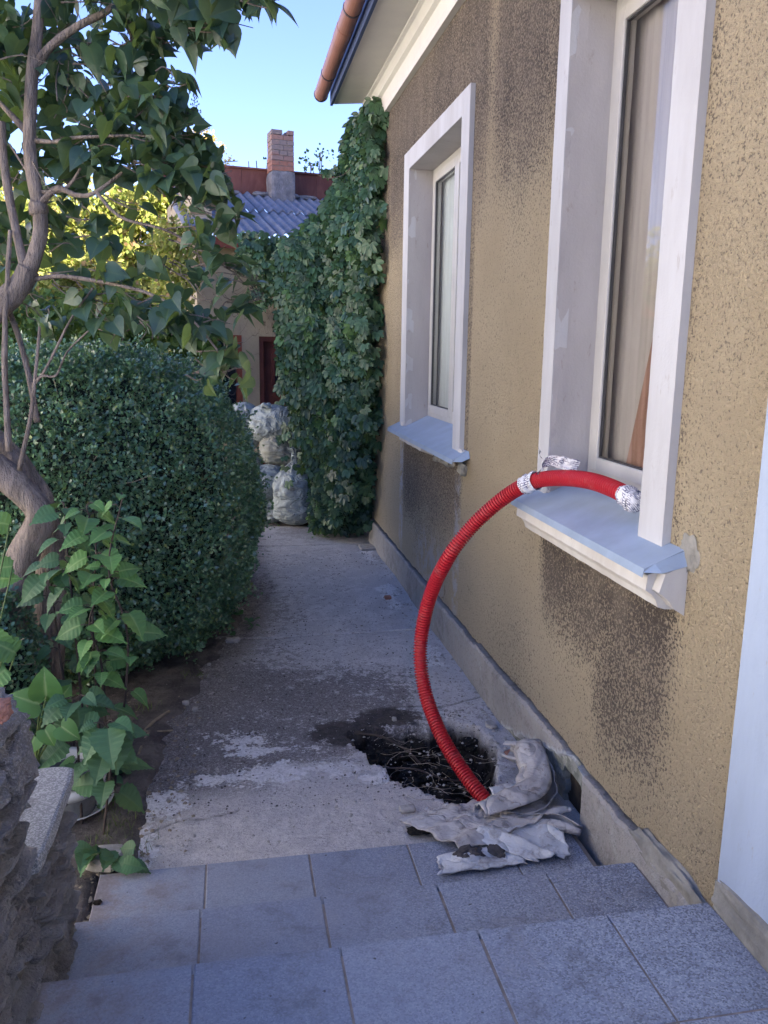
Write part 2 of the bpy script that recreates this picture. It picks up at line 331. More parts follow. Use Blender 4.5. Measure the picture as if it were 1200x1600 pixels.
M['gutter_dark'] = plain('gutter_seam', (.06, .05, .06), .5)
M['fascia'] = plain('fascia_shade_blue', (.045, .07, .16), .6, .1)  # dark blue carries the shade behind the gutter in the board's colour
M['roof_tile'] = plain('house_roof', (.28, .12, .09), .8, .3)
M['pail'] = plain('white_plastic', (.62, .64, .66), .4, .15, 9)
M['pail_grey'] = plain('grey_plastic', (.20, .21, .22), .5, .2, 9)
M['white_house'] = plain('white_house', (.75, .75, .74), .8, .06, 2)

# ---------------------------------------------------------------- object helpers
W = {}
def tag(o, label=None, cat=None, group=None, kind=None):
    if label: o['label'] = label
    if cat: o['category'] = cat
    if group: o['group'] = group
    if kind: o['kind'] = kind
    return o
def empty(name, loc=(0, 0, 0), rz=0, **kw):
    o = bpy.data.objects.new(name, None); o.empty_display_size = .2; COL.objects.link(o)
    o.location = loc; o.rotation_euler = (0, 0, rz); W[o.name] = Vector(loc); return tag(o, **kw)
def base_of(Vs):
    a = np.asarray(Vs); return Vector(((a[:, 0].min()+a[:, 0].max())/2, (a[:, 1].min()+a[:, 1].max())/2, a[:, 2].min()))
def mk(name, Vs, Fs, mat, parent=None, smooth=False, local=False, attrs=None, kind=None, uv=None, bevel=0, **kw):
    Vs = np.asarray(Vs, dtype=np.float64).reshape(-1, 3)
    if local: org = Vector((0, 0, 0))
    elif parent is not None: org = W[parent.name]
    else: org = base_of(Vs)
    me = bpy.data.meshes.new(name)
    L = Vs-np.array(org)
    if isinstance(Fs, np.ndarray):
        k = Fs.shape[1]; me.vertices.add(len(L)); me.vertices.foreach_set('co', L.ravel().astype(np.float32))
        me.loops.add(Fs.size); me.loops.foreach_set('vertex_index', Fs.ravel().astype(np.int32))
        me.polygons.add(len(Fs)); me.polygons.foreach_set('loop_start', np.arange(0, Fs.size, k, dtype=np.int32))
        me.update(calc_edges=True)
    else: me.from_pydata([tuple(v) for v in L], [], Fs)
    if attrs:
        for k_, a in attrs.items():
            at_ = me.attributes.new(k_, 'FLOAT', 'POINT'); at_.data.foreach_set('value', np.asarray(a, dtype=np.float32))
    if uv is not None:
        l = me.uv_layers.new(name='uv'); li = np.empty(len(me.loops), dtype=np.int32); me.loops.foreach_get('vertex_index', li)
        l.data.foreach_set('uv', np.asarray(uv, dtype=np.float32)[li].ravel())
    if smooth: me.polygons.foreach_set('use_smooth', np.ones(len(me.polygons), dtype=bool))
    me.materials.append(M[mat] if isinstance(mat, str) else mat)
    o = bpy.data.objects.new(name, me); COL.objects.link(o)
    if parent is not None: o.parent = parent; W[o.name] = W[parent.name]
    else: o.location = org; W[o.name] = org
    if bevel:
        b = o.modifiers.new('bevel', 'BEVEL'); b.width = bevel; b.segments = 2; b.limit_method = 'ANGLE'
    return tag(o, kind=kind, **kw)
BF = [(0, 1, 3, 2), (4, 6, 7, 5), (0, 4, 5, 1), (2, 3, 7, 6), (0, 2, 6, 4), (1, 5, 7, 3)]
def boxv(x0, x1, y0, y1, z0, z1):
    return [(x, y, z) for x in (x0, x1) for y in (y0, y1) for z in (z0, z1)]
class MB:
    def __init__(s): s.v = []; s.f = []
    def add(s, v, f): n = len(s.v); s.v += [tuple(q) for q in v]; s.f += [tuple(i+n for i in q) for q in f]; return s
    def box(s, *a): return s.add(boxv(*a), BF)
    def build(s, name, mat, parent=None, **kw): return mk(name, s.v, s.f, mat, parent, **kw)
def box(name, a, mat, parent=None, **kw): return mk(name, boxv(*a), BF, mat, parent, **kw)
def smoothline(P, n=8):
    P = [Vector(p) for p in P]; out = []
    Q = [P[0]*2-P[1]]+P+[P[-1]*2-P[-2]]
    for i in range(1, len(Q)-2):
        a, b, c, d = Q[i-1:i+3]
        for k in range(n):
            t = k/n; out.append(.5*((2*b)+(c-a)*t+(2*a-5*b+4*c-d)*t*t+(3*b-a-3*c+d)*t**3))
    out.append(P[-1]); return out
def tube(P, R, seg=8, nz=0, cap=True):
    P = [Vector(p) for p in P]; n = len(P)
    if not hasattr(R, '__len__'): R = [R]*n
    T = [(P[min(i+1, n-1)]-P[max(i-1, 0)]).normalized() for i in range(n)]
    a = Vector((0, 0, 1)) if abs(T[0].z) < .8 else Vector((1, 0, 0)); N = T[0].cross(a).normalized()
    v = []; f = []
    for i in range(n):
        N = (N-T[i]*N.dot(T[i])).normalized(); B = T[i].cross(N)
        for k in range(seg):
            th = 2*PI*k/seg; r = R[i]*(1+(nz*mnoise.noise(P[i]*9+Vector((math.cos(th)*1.3, math.sin(th)*1.3, 0))) if nz else 0))
            v.append(tuple(P[i]+(N*math.cos(th)+B*math.sin(th))*r))
    for i in range(n-1):
        for k in range(seg): k2 = (k+1) % seg; f.append((i*seg+k, i*seg+k2, (i+1)*seg+k2, (i+1)*seg+k))
    if cap: f.append(tuple(range(seg))[::-1]); f.append(tuple((n-1)*seg+k for k in range(seg)))
    return v, f
def taper(n, a, b): return [a+(b-a)*i/(n-1) for i in range(n)]
def extrude_y(prof, y0, y1, ny=1, jit=0):
    k = len(prof); v = []; f = []
    for j in range(ny+1):
        y = y0+(y1-y0)*j/ny
        for (x, z) in prof: v.append((x+(random.uniform(-jit, jit)), y, z+random.uniform(-jit, jit)))
    for j in range(ny):
        for i in range(k): i2 = (i+1) % k; f.append((j*k+i, j*k+i2, (j+1)*k+i2, (j+1)*k+i))
    f.append(tuple(range(k))[::-1]); f.append(tuple(ny*k+i for i in range(k)))
    return v, f
def rock(c, s, seed=0, n=2, amp=.25, boxy=4):
    """a lumpy stone: subdivided cube pushed towards a rounded box and roughened"""
    vs = {}; V_ = []; F_ = []
    def idx(p):
        k = tuple(round(q, 4) for q in p)
        if k not in vs: vs[k] = len(V_); V_.append(p)
        return vs[k]
    for ax in range(3):
        for sg in (-1, 1):
            for i in range(n):
                for j in range(n):
                    q = []
                    for (a, b) in ((i, j), (i+1, j), (i+1, j+1), (i, j+1)):
                        p = [0, 0, 0]; p[ax] = sg; p[(ax+1) % 3] = -1+2*a/n; p[(ax+2) % 3] = -1+2*b/n; q.append(idx(tuple(p)))
                    F_.append(tuple(q if sg > 0 else q[::-1]))
    out = []
    for p in V_:
        v = Vector(p); l = (abs(v.x)**boxy+abs(v.y)**boxy+abs(v.z)**boxy)**(1/boxy); v = v/l
        h3 = mnoise.noise(v*9+Vector((seed*2, 1, seed)))*amp*.28 if n > 6 else 0; h = h3+mnoise.noise(v*1.6+Vector((seed*7.3, seed*3.1, 0)))*amp+mnoise.noise(v*4+Vector((seed, 0, seed*5)))*amp*.5
        v = v*(1+h); out.append((c[0]+v.x*s[0], c[1]+v.y*s[1], c[2]+v.z*s[2]))
    return out, F_
# leaf templates: (verts, tris, mid)
def leaf_tpl(st, fold=.12, curl=.18, jag=0):
    v = []; mid = []; f = []
    for i, (t, wd, et) in enumerate(st):
        v.append((0, t, -curl*t*t)); mid.append(0)
        j = (jag if i % 2 else -jag) if wd > 0 else 0
        v.append((-wd-j, et, wd*fold*2-curl*et*abs(et))); v.append((wd+j, et, wd*fold*2-curl*et*abs(et))); mid += [1, 1]
    for i in range(len(st)-1):
        a, b = i*3, (i+1)*3
        f += [(a, b, b+1), (a, b+1, a+1), (a, a+2, b+2), (a, b+2, b)]
    return np.array(v), np.array(f), np.array(mid, float)
HEART = leaf_tpl([(0, .02, .02), (.01, .16, -.10), (.05, .30, -.10), (.13, .41, .02), (.24, .455, .17), (.36, .44, .31), (.5, .36, .47), (.64, .255, .62), (.78, .14, .77), (.9, .05, .90), (1, .004, 1)], .13, .22)
ROUND = leaf_tpl([(0, .03, .02), (.02, .2, -.12), (.08, .38, -.12), (.18, .49, .02), (.3, .52, .18), (.43, .50, .34), (.57, .44, .50), (.7, .34, .66), (.82, .22, .80), (.92, .1, .91), (1, .01, 1)], .08, .25)
OVATE = leaf_tpl([(0, .05, .02), (.03, .2, -.05), (.08, .30, .02), (.14, .36, .06), (.2, .41, .15), (.27, .41, .2), (.34, .43, .31), (.41, .39, .36), (.48, .38, .46), (.55, .32, .51), (.62, .30, .61), (.69, .23, .66), (.76, .2, .75), (.83, .12, .80), (.9, .08, .89), (1, .01, 1)], .10, .30, .034)
LANCE = leaf_tpl([(0, .02, 0), (.2, .17, .2), (.45, .24, .47), (.7, .17, .72), (1, .005, 1)], .14, .2, .012)
BOXL = (np.array([(0, 0, 0), (.36, .5, .05), (0, 1, 0), (-.36, .5, .05)]), np.array([(0, 1, 2), (0, 2, 3)]), np.array([0, 1, 0, 1.]))
def palmate():
    V_, F_, m_ = [], [], []; n = 0
    for a, s in ((-78, .62), (-38, .88), (0, 1), (38, .88), (78, .62)):
        v, f, m_0 = LANCE; r = math.radians(a); v = v*s*np.array([1.0, 1, 1]); v = v+np.array([0, .08, 0])
        x = v[:, 0]*math.cos(r)+v[:, 1]*math.sin(r); y_ = -v[:, 0]*math.sin(r)+v[:, 1]*math.cos(r)
        V_.append(np.stack([x, y_, v[:, 2]], 1)); F_.append(f+n); m_.append(m_0); n += len(v)
    return np.concatenate(V_), np.concatenate(F_), np.concatenate(m_)
PALM = palmate()
def unit(a): return a/np.maximum(np.linalg.norm(a, axis=1, keepdims=True), 1e-9)
def frames(d, n):
    d = unit(d); s = unit(np.cross(d, n)); n = np.cross(s, d); return s, d, n
def leaf_cloud(name, tpl, O, D, N, sc, mat, parent=None, kind='stuff', **kw):
    T, F, mid = tpl; s, d, n = frames(D, N); k = len(T); m_ = len(O); sc = np.broadcast_to(sc, (m_,))
    Vv = O[:, None, :]+sc[:, None, None]*(T[None, :, 0, None]*s[:, None, :]+T[None, :, 1, None]*d[:, None, :]+T[None, :, 2, None]*n[:, None, :])
    Ff = (F[None]+(np.arange(m_)*k)[:, None, None]).reshape(-1, 3)
    return mk(name, Vv.reshape(-1, 3), Ff, mat, parent, attrs={'rnd': np.repeat(rng.random(m_), k), 'mid': np.tile(mid, m_)}, kind=kind, **kw)
_lm = {}
def leaf_parts(tplname, tpl, O, D, N, sc, mat, parent, name='leaf'):
    key = (tplname, mat)
    if key not in _lm:
        T, F, mid = tpl; me = bpy.data.meshes.new(name); me.from_pydata([tuple(v) for v in T], [], [tuple(map(int, q)) for q in F])
        a = me.attributes.new('mid', 'FLOAT', 'POINT'); a.data.foreach_set('value', mid.astype(np.float32)); me.materials.append(M[mat]); _lm[key] = me
    s, d, n = frames(D, N); sc = np.broadcast_to(sc, (len(O),)); P = W[parent.name]
    for i in range(len(O)):
        o = bpy.data.objects.new(name, _lm[key]); COL.objects.link(o); o.parent = parent; q = float(sc[i])
        R = Matrix(((s[i][0], d[i][0], n[i][0]), (s[i][1], d[i][1], n[i][1]), (s[i][2], d[i][2], n[i][2])))
        o.location = Vector(O[i])-P; o.rotation_euler = R.to_euler(); o.scale = (q, q, q)
def split_leaves(tn, tpl, O, D, N, sc, mat, parent, nparts=290, only=None):
    """nearest leaves as parts, the rest as one stuff part"""
    sc = np.broadcast_to(sc, (len(O),)).copy(); order = np.argsort(np.linalg.norm(O-np.array([0, 0, CAMZ]), axis=1)-(only if only is not None else 0))
    a, b = order[:nparts], order[nparts:]
    leaf_parts(tn, tpl, O[a], D[a], N[a], sc[a], mat, parent)
    if len(b): leaf_cloud('leaves', tpl, O[b], D[b], N[b], sc[b], mat, parent)
def R3(n, s=1.0): return rng.normal(size=(n, 3))*s

# ================================================================ THE SETTING
# ---- ground and soil
def wob(y, s=1.0, k=0.0): return mnoise.noise(Vector((y*s, k, 0)))
def grid(xs, ys, fz):
    v = [(x, y, fz(x, y)) for y in ys for x in xs]; nx = len(xs); f = []
    for j in range(len(ys)-1):
        for i in range(nx-1): f.append((j*nx+i, j*nx+i+1, (j+1)*nx+i+1, (j+1)*nx+i))
    return v, f

def edge_x(y):
    P = [(2.5, -.38), (3.8, -.36), (4.4, -.27), (4.9, -.14), (5.7, .04), (6.5, .12), (9, .22), (11, .22)]
    for (a, b), (c_, d) in zip(P, P[1:]):
        if y <= c_: return b+(d-b)*max(0, (y-a)/(c_-a))
    return .22
gs = MB(); R0 = 260
for a in (((-R0, -R0), (-4, R0)), ((-4, -R0), (3, -3)), ((3, -R0), (R0, R0)), ((-4, 11), (3, R0))):
    (x0, y0), (x1, y1) = a; gs.add([(x0, y0, -.06), (x1, y0, -.06), (x1, y1, -.06), (x0, y1, -.06)], [(0, 1, 2, 3)])
gs.add([(-4.05, -3.05, -.35), (3.05, -3.05, -.35), (3.05, 11.05, -.35), (-4.05, 11.05, -.35)], [(0, 1, 2, 3)])
gs.build('ground', 'soil', kind='structure')
def soilz(x, y):
    n = mnoise.noise(Vector((x*3, y*3, 0)))*.02+mnoise.noise(Vector((x*11, y*11, 2)))*.012
    n += .010*mnoise.noise(Vector((x*24, y*24, 8))); e = min(1, max(0, (edge_x(y)+.08+.10*wob(y, 2.5)+.05*wob(y, 9, 3)-x)/.16)); far = max(0, (y-8.9))
    if y < 2.97 and x > -.53: return -.07
    if x > .42: return -.006 if y > 9.15 else (-.055 if y < 2.97 else -.33)
    return -.06+(.075 if y > 3.1 else .066)*e+n*e*(1 if y > 3.1 else .5)
ys = None; xs = np.concatenate([np.arange(-4, -1.2, .2), np.arange(-1.2, .5, .028), np.arange(.6, 3.01, .3)]); ys = np.concatenate([np.arange(-3, 1.6, .5), np.arange(1.6, 6.6, .03), np.arange(6.6, 11.01, .15)])
v, f = grid(xs, ys, soilz); mk('garden_soil', v, f, 'soil', kind='structure', smooth=True)
# ---- path of three slabs
path = empty('path', (.5, 5, 0), kind='structure')
PITP = [(.56, 3.95), (.66, 4.02), (.80, 3.98), (.92, 4.0), (1.0, 3.93), (1.12, 4.05), (1.26, 3.93), (1.30, 3.7), (1.24, 3.5), (1.17, 3.33), (1.08, 3.16), (.98, 3.17), (.88, 3.30), (.78, 3.38), (.70, 3.56), (.63, 3.72)]
def inpoly(x, y, P):
    c = False; n = len(P)
    for i in range(n):
        x1, y1 = P[i]; x2, y2 = P[(i+1) % n]
        if (y1 > y) != (y2 > y) and x < (x2-x1)*(y-y1)/(y2-y1)+x1: c = not c
    return c
def pdist(x, y, P):
    d = 9
    for i in range(len(P)):
        x1, y1 = P[i]; x2, y2 = P[(i+1) % len(P)]; t = ((x-x1)*(x2-x1)+(y-y1)*(y2-y1))/((x2-x1)**2+(y2-y1)**2); t = min(1, max(0, t))
        d = min(d, math.hypot(x-x1-t*(x2-x1), y-y1-t*(y2-y1)))
    return d
def slab(y0, y1, st, pit=False):
    xs = np.arange(-.46, 1.47, st); ys = np.linspace(y0, y1, int((y1-y0)/st)+1); v = []; ap = []; ar = []; ac = []
    for y in ys:
        for x in xs:
            n = mnoise.noise(Vector((x*2.2, y*2.2, 5)))*.010+mnoise.noise(Vector((x*9, y*9, 5)))*.005+mnoise.noise(Vector((x*26, y*26, 5)))*.0025
            z = n; p = r = 0; c = 0
            le = x+.42+.05*wob(y, 3.1, 4)
            if le < 0: z -= .05*min(1, -le/.02)
            if pit and .4 < x and y < 4.2:
                xx = x+.035*mnoise.noise(Vector((x*13, y*13, 1))); yy = y+.035*mnoise.noise(Vector((x*13, y*13, 9)))
                d = pdist(xx, yy, PITP); ins = inpoly(xx, yy, PITP)
                if ins:
                    t = min(1, d/.06); z -= .03+.19*t; z += .07*mnoise.noise(Vector((x*10, y*10, 3)))*t+.02*mnoise.noise(Vector((x*30, y*30, 3))); p = min(1, .4+d/.02)
                elif d < .06: z += .003*(1-d/.06)+.012*mnoise.noise(Vector((x*40, y*40, 7))); r = max(0, 1-d/.05)*.7
            if pit:  # a crack across
                cl = abs(y-(4.25+.06*wob(x, 3, 8)+.12*(x-1.0))); c = max(0, 1-cl/.012) if x > .95 else 0
                cl = abs(y-(3.22+.05*wob(x, 6, 3)+.25*(x+.4))); c = max(c, max(0, 1-cl/.010) if x < 0 else 0)
                z -= c*.006
            v.append((x, y, z)); ap.append(p); ar.append(r); ac.append(c)
    nx = len(xs); f = [(j*nx+i, j*nx+i+1, (j+1)*nx+i+1, (j+1)*nx+i) for j in range(len(ys)-1) for i in range(nx-1)]
    # skirt
    n0 = len(v)
    for i in range(nx): v.append((xs[i], ys[0], -.12)); ap.append(0); ar.append(0); ac.append(1)
    for i in range(nx-1): f.append((n0+i, n0+i+1, i+1, i))
    n0 = len(v)
    for i in range(nx): v.append((xs[i], ys[-1], -.12)); ap.append(0); ar.append(0); ac.append(1)
    b = (len(ys)-1)*nx
    for i in range(nx-1): f.append((b+i, b+i+1, n0+i+1, n0+i))
    mk('slab', v, f, 'path', path, smooth=True, attrs={'pit': ap, 'rim': ar, 'crack': ac})
slab(2.94, 5.49, .0145, True); slab(5.505, 8.20, .03); slab(8.225, 9.15, .04)
# ---- steps
steps = empty('steps', (.45, 1.5, 0), kind='structure')
jx = [-.535, -.135, .265, .665, 1.065]
_tm = {}
def tile(x0, x1, y0, y1, z):
    k = (round(x1-x0, 3), round(y1-y0, 3))
    if k not in _tm:
        me = bpy.data.meshes.new('tile'); w_, d_ = k; g = .003; b = .003
        def ring(i, zz): return [(i, i, zz), (w_-i, i, zz), (w_-i, d_-i, zz), (i, d_-i, zz)]
        V_ = ring(g, -.03)+ring(g, -.003)+ring(g+b, 0)
        F_ = [(3, 2, 1, 0), (8, 9, 10, 11)]+[(r*4+i, r*4+(i+1) % 4, (r+1)*4+(i+1) % 4, (r+1)*4+i) for r in (0, 1) for i in range(4)]
        me.from_pydata(V_, [], F_); me.materials.append(M['tile']); _tm[k] = me
    o = bpy.data.objects.new('tile', _tm[k]); COL.objects.link(o); o.parent = steps
    o.location = Vector((x0, y0, z+random.uniform(-.0012, .0012)))-W[steps.name]; o.rotation_euler = (random.uniform(-.002, .002), random.uniform(-.002, .002), random.uniform(-.002, .002))
cols = [(-.535, -.135), (-.135, .265), (.265, .665), (.665, 1.065), (1.065, 1.405)]
for (a, b) in cols:
    tile(a, b if b < 1.3 else 1.36, 2.53, 2.93, .022); tile(a, b, 2.05, 2.455, .18)
    for k in range(8): tile(a, b if b < 1.3 else 1.40, 1.585-.405*k, 1.99-.405*k, .36)
box('riser', (-.535, 1.40, 1.95, 1.972, -.1, .334), 'grout', steps); box('riser', (-.535, 1.40, 2.41, 2.435, -.1, .154), 'grout', steps)
box('landing_base', (-.53, 1.415, -1.3, 1.95, -.1, .357), 'grout', steps); box('step_base', (-.53, 1.415, 1.972, 2.41, -.1, .177), 'grout', steps)
box('footing', (-.53, 1.375, 2.435, 2.925, -.1, .019), 'grout', steps)

# ================================================================ THE HOUSE
house = empty('house', (1.44, 4, 0), label='tan roughcast house with white framed windows and terracotta gutter', cat='house')
YE = 8.35
# openings (y0,y1,z0,z1)
OP = [(2.61, 3.48, 1.36, 3.42), (5.12, 6.62, 1.38, 3.38)]
def crackz(y): return .275+.018*wob(y, 1.3, 2)+.010*wob(y, 7, 2)+.006*wob(y, 22, 5)+(-.02 if y > 4.5 else 0)
ysw = sorted(set([-1.4, 2.0, YE]+[o[i] for o in OP for i in (0, 1)])); zsw = sorted(set([.5, 4.16]+[o[i] for o in OP for i in (2, 3)]))
wb = MB()
for i in range(len(ysw)-1):
    for j in range(len(zsw)-1):
        y0, y1, z0, z1 = ysw[i], ysw[i+1], zsw[j], zsw[j+1]; ym, zm = (y0+y1)/2, (z0+z1)/2
        if any(o[0] < ym < o[1] and o[2] < zm < o[3] for o in OP): continue
        wb.add([(1.44, y0, z0), (1.44, y0, z1), (1.44, y1, z1), (1.44, y1, z0)], [(0, 1, 2, 3)])
yy = np.arange(-1.4, YE+.001, .02)
for i in range(len(yy)-1):
    a, b = yy[i], min(YE, yy[i+1]); za, zb = crackz(a)+.006+.004*wob(a, 40, 1), crackz(b)+.006+.004*wob(b, 40, 1)
    wb.add([(1.44, a, za), (1.44, a, .5), (1.44, b, .5), (1.44, b, zb)], [(0, 1, 2, 3)])
    wb.add([(1.44, a, za), (1.44, b, zb), (1.475, b, zb), (1.475, a, za)], [(0, 1, 2, 3)])
wb.build('wall', 'roughcast', house)
eb = MB(); eb.add([(1.44, YE, 0), (1.44, YE, 4.16), (9, YE, 4.16), (9, YE, 0)], [(0, 1, 2, 3)])
eb.add([(9, YE, 0), (9, YE, 4.3), (9, -4, 4.3), (9, -4, 0)], [(0, 1, 2, 3)]); eb.add([(1.44, -1.4, 0), (1.44, -1.4, 4.16), (1.44, -4, 4.16), (1.44, -4, 0)], [(0, 1, 2, 3)])
eb.add([(1.44, -4, 0), (9, -4, 0), (9, -4, 4.3), (1.44, -4, 4.3)], [(0, 1, 2, 3)])
eb.add([(1.44, YE, 4.1), (9, YE, 4.1), (5.3, YE, 7.5)], [(0, 1, 2)]); eb.add([(1.44, -4, 4.1), (9, -4, 4.1), (5.3, -4, 7.5)], [(0, 1, 2)])
eb.build('outer_wall', 'roughcast', house)
# backing inside the crack
box('wall_core', (1.472, 1.50, -1.4, YE-.01, 0, .6), 'mortar_dark', house)
# plinth as a relief
ys = np.arange(1.9, YE+.001, .014); nz = 22; v = []; pe = []; ed = []; ho = []
for y in ys:
    zt = crackz(y)-.009-.010*abs(wob(y, 9, 4))-.008*abs(wob(y, 37, 2)); base = 1.408+.012*wob(y, .8, 6)-(.0 if y > 3 else 0)
    lo = -1 if not (2.93 < y < 3.95) else (.30-.29*((y-3.0)/.9)**.9 if y > 3.0 else .25)
    lo += .02*wob(y, 12, 1) if lo > 0 else 0
    for k in range(nz):
        z = -.08+(zt+.08)*k/(nz-1); xx = base+.003*mnoise.noise(Vector((y*15, z*15, 3))); p = e = h = 0
        if lo > 0 and z < lo-.0: xx += .022; p = 1
        if lo > 0 and abs(z-lo) < .014: e = .9; xx += -.004
        lo2 = lo-.11+.02*wob(y, 8, 3)
        if lo > .12 and z < lo2 and 3.05 < y < 3.6: xx += .014; p = .6
        if 2.965 < y < 3.16+.03*wob(z*10, 2, 1) and z < .17+.02*wob(y, 20, 2): xx += .14; h = 1
        if k == nz-1: xx += .01
        v.append((xx, y, z)); pe.append(p); ed.append(e); ho.append(h)
f = [(j*nz+i, j*nz+i+1, (j+1)*nz+i+1, (j+1)*nz+i) for j in range(len(ys)-1) for i in range(nz-1)]
n0 = len(v)
for j, y in enumerate(ys): v.append((1.475, y, v[j*nz+nz-1][2]-.002)); pe.append(0); ed.append(0); ho.append(.6)
for j in range(len(ys)-1): f.append((j*nz+nz-1, n0+j, n0+j+1, (j+1)*nz+nz-1))
mk('plinth', v, f, 'plinth', house, attrs={'peel': pe, 'edge': ed, 'hole': ho})
# mortar patch at the stair corner
v, f = rock((1.432, 2.22, .24), (.022, .26, .075), 3, 12, .35, 4); mk('mortar_patch', v, f, 'mortar_patch', house, smooth=True)
# pilaster
v, f = extrude_y([(1.398, .362), (1.398, 4.0), (1.46, 4.0), (1.46, .362)], -.4, 1.955); mk('pilaster', v, f, 'pilaster_paint', house)
v, f = rock((1.43, 1.0, .42), (.045, .965, .07), 5, 14, .12, 8)
v = [(x, min(y, 1.965), z) for x, y, z in v]; mk('pilaster_foot', v, f, 'mortar_patch', house)
# cornice, soffit, fascia, gutter, roof
YC = 8.43
v, f = extrude_y([(1.445, 4.06), (1.395, 4.06), (1.385, 4.10), (1.385, 4.20), (1.40, 4.215), (1.445, 4.215)], -1.4, YC); mk('cornice', v, f, 'eave_paint', house)
v, f = extrude_y([(1.445, 4.215), (1.42, 4.215), (1.37, 4.24), (1.345, 4.30), (1.32, 4.31), (1.32, 4.36), (1.445, 4.36)], -1.4, YC); mk('cornice', v, f, 'eave_paint', house)
v, f = extrude_y([(1.32, 4.33), (1.03, 4.305), (1.03, 4.36), (1.32, 4.38)], -1.4, YC); mk('soffit', v, f, 'eave_paint', house)
v, f = extrude_y([(1.03, 4.29), (1.005, 4.29), (1.005, 4.47), (1.03, 4.48)], -1.4, YC); mk('fascia', v, f, 'fascia', house)
v, f = extrude_y([(.97, 4.47), (5.3, 7.55), (5.3, 7.62), (.96, 4.53)], -4, YC+.02); mk('roof', v, f, 'roof_tile', house)
v, f = extrude_y([(9.5, 4.47), (5.3, 7.55), (5.3, 7.62), (9.5, 4.53)], -4, YC+.02); mk('roof', v, f, 'roof_tile', house)
def halfpipe(cx, cz, r, t, y0, y1, n=14):
    a = [(cx+r*math.cos(PI+PI*1.12*i/n-.12*PI), cz+r*math.sin(PI+PI*1.12*i/n-.12*PI)) for i in range(n+1)]
    b = [(cx+(r-t)*math.cos(PI+PI*1.12*i/n-.12*PI), cz+(r-t)*math.sin(PI+PI*1.12*i/n-.12*PI)) for i in range(n+1)][::-1]
    return extrude_y(a+b, y0, y1)
GX, GZ, GR = .925, 4.405, .066
v, f = halfpipe(GX, GZ, GR, .003, -1.4, 8.52); gut = mk('gutter', v, f, 'gutter', house, smooth=False)
g = MB(); g.add([(GX+GR*math.cos(PI-.1*PI+PI*1.12*i/14), 8.521, GZ+GR*math.sin(PI-.1*PI+PI*1.12*i/14)) for i in range(15)], [tuple(range(15))]); g.build('end_cap', 'gutter', gut)
for yb in (7.85, 6.4, 4.9, 3.4, 8.49):
    v, f = halfpipe(GX, GZ, GR+.004, .004, yb-.012, yb+.012); mk('bracket', v, f, 'gutter_dark', gut)
v, f = halfpipe(GX, GZ, GR+.003, .003, 6.75, 7.0); mk('joint_sleeve', v, f, 'gutter', gut)
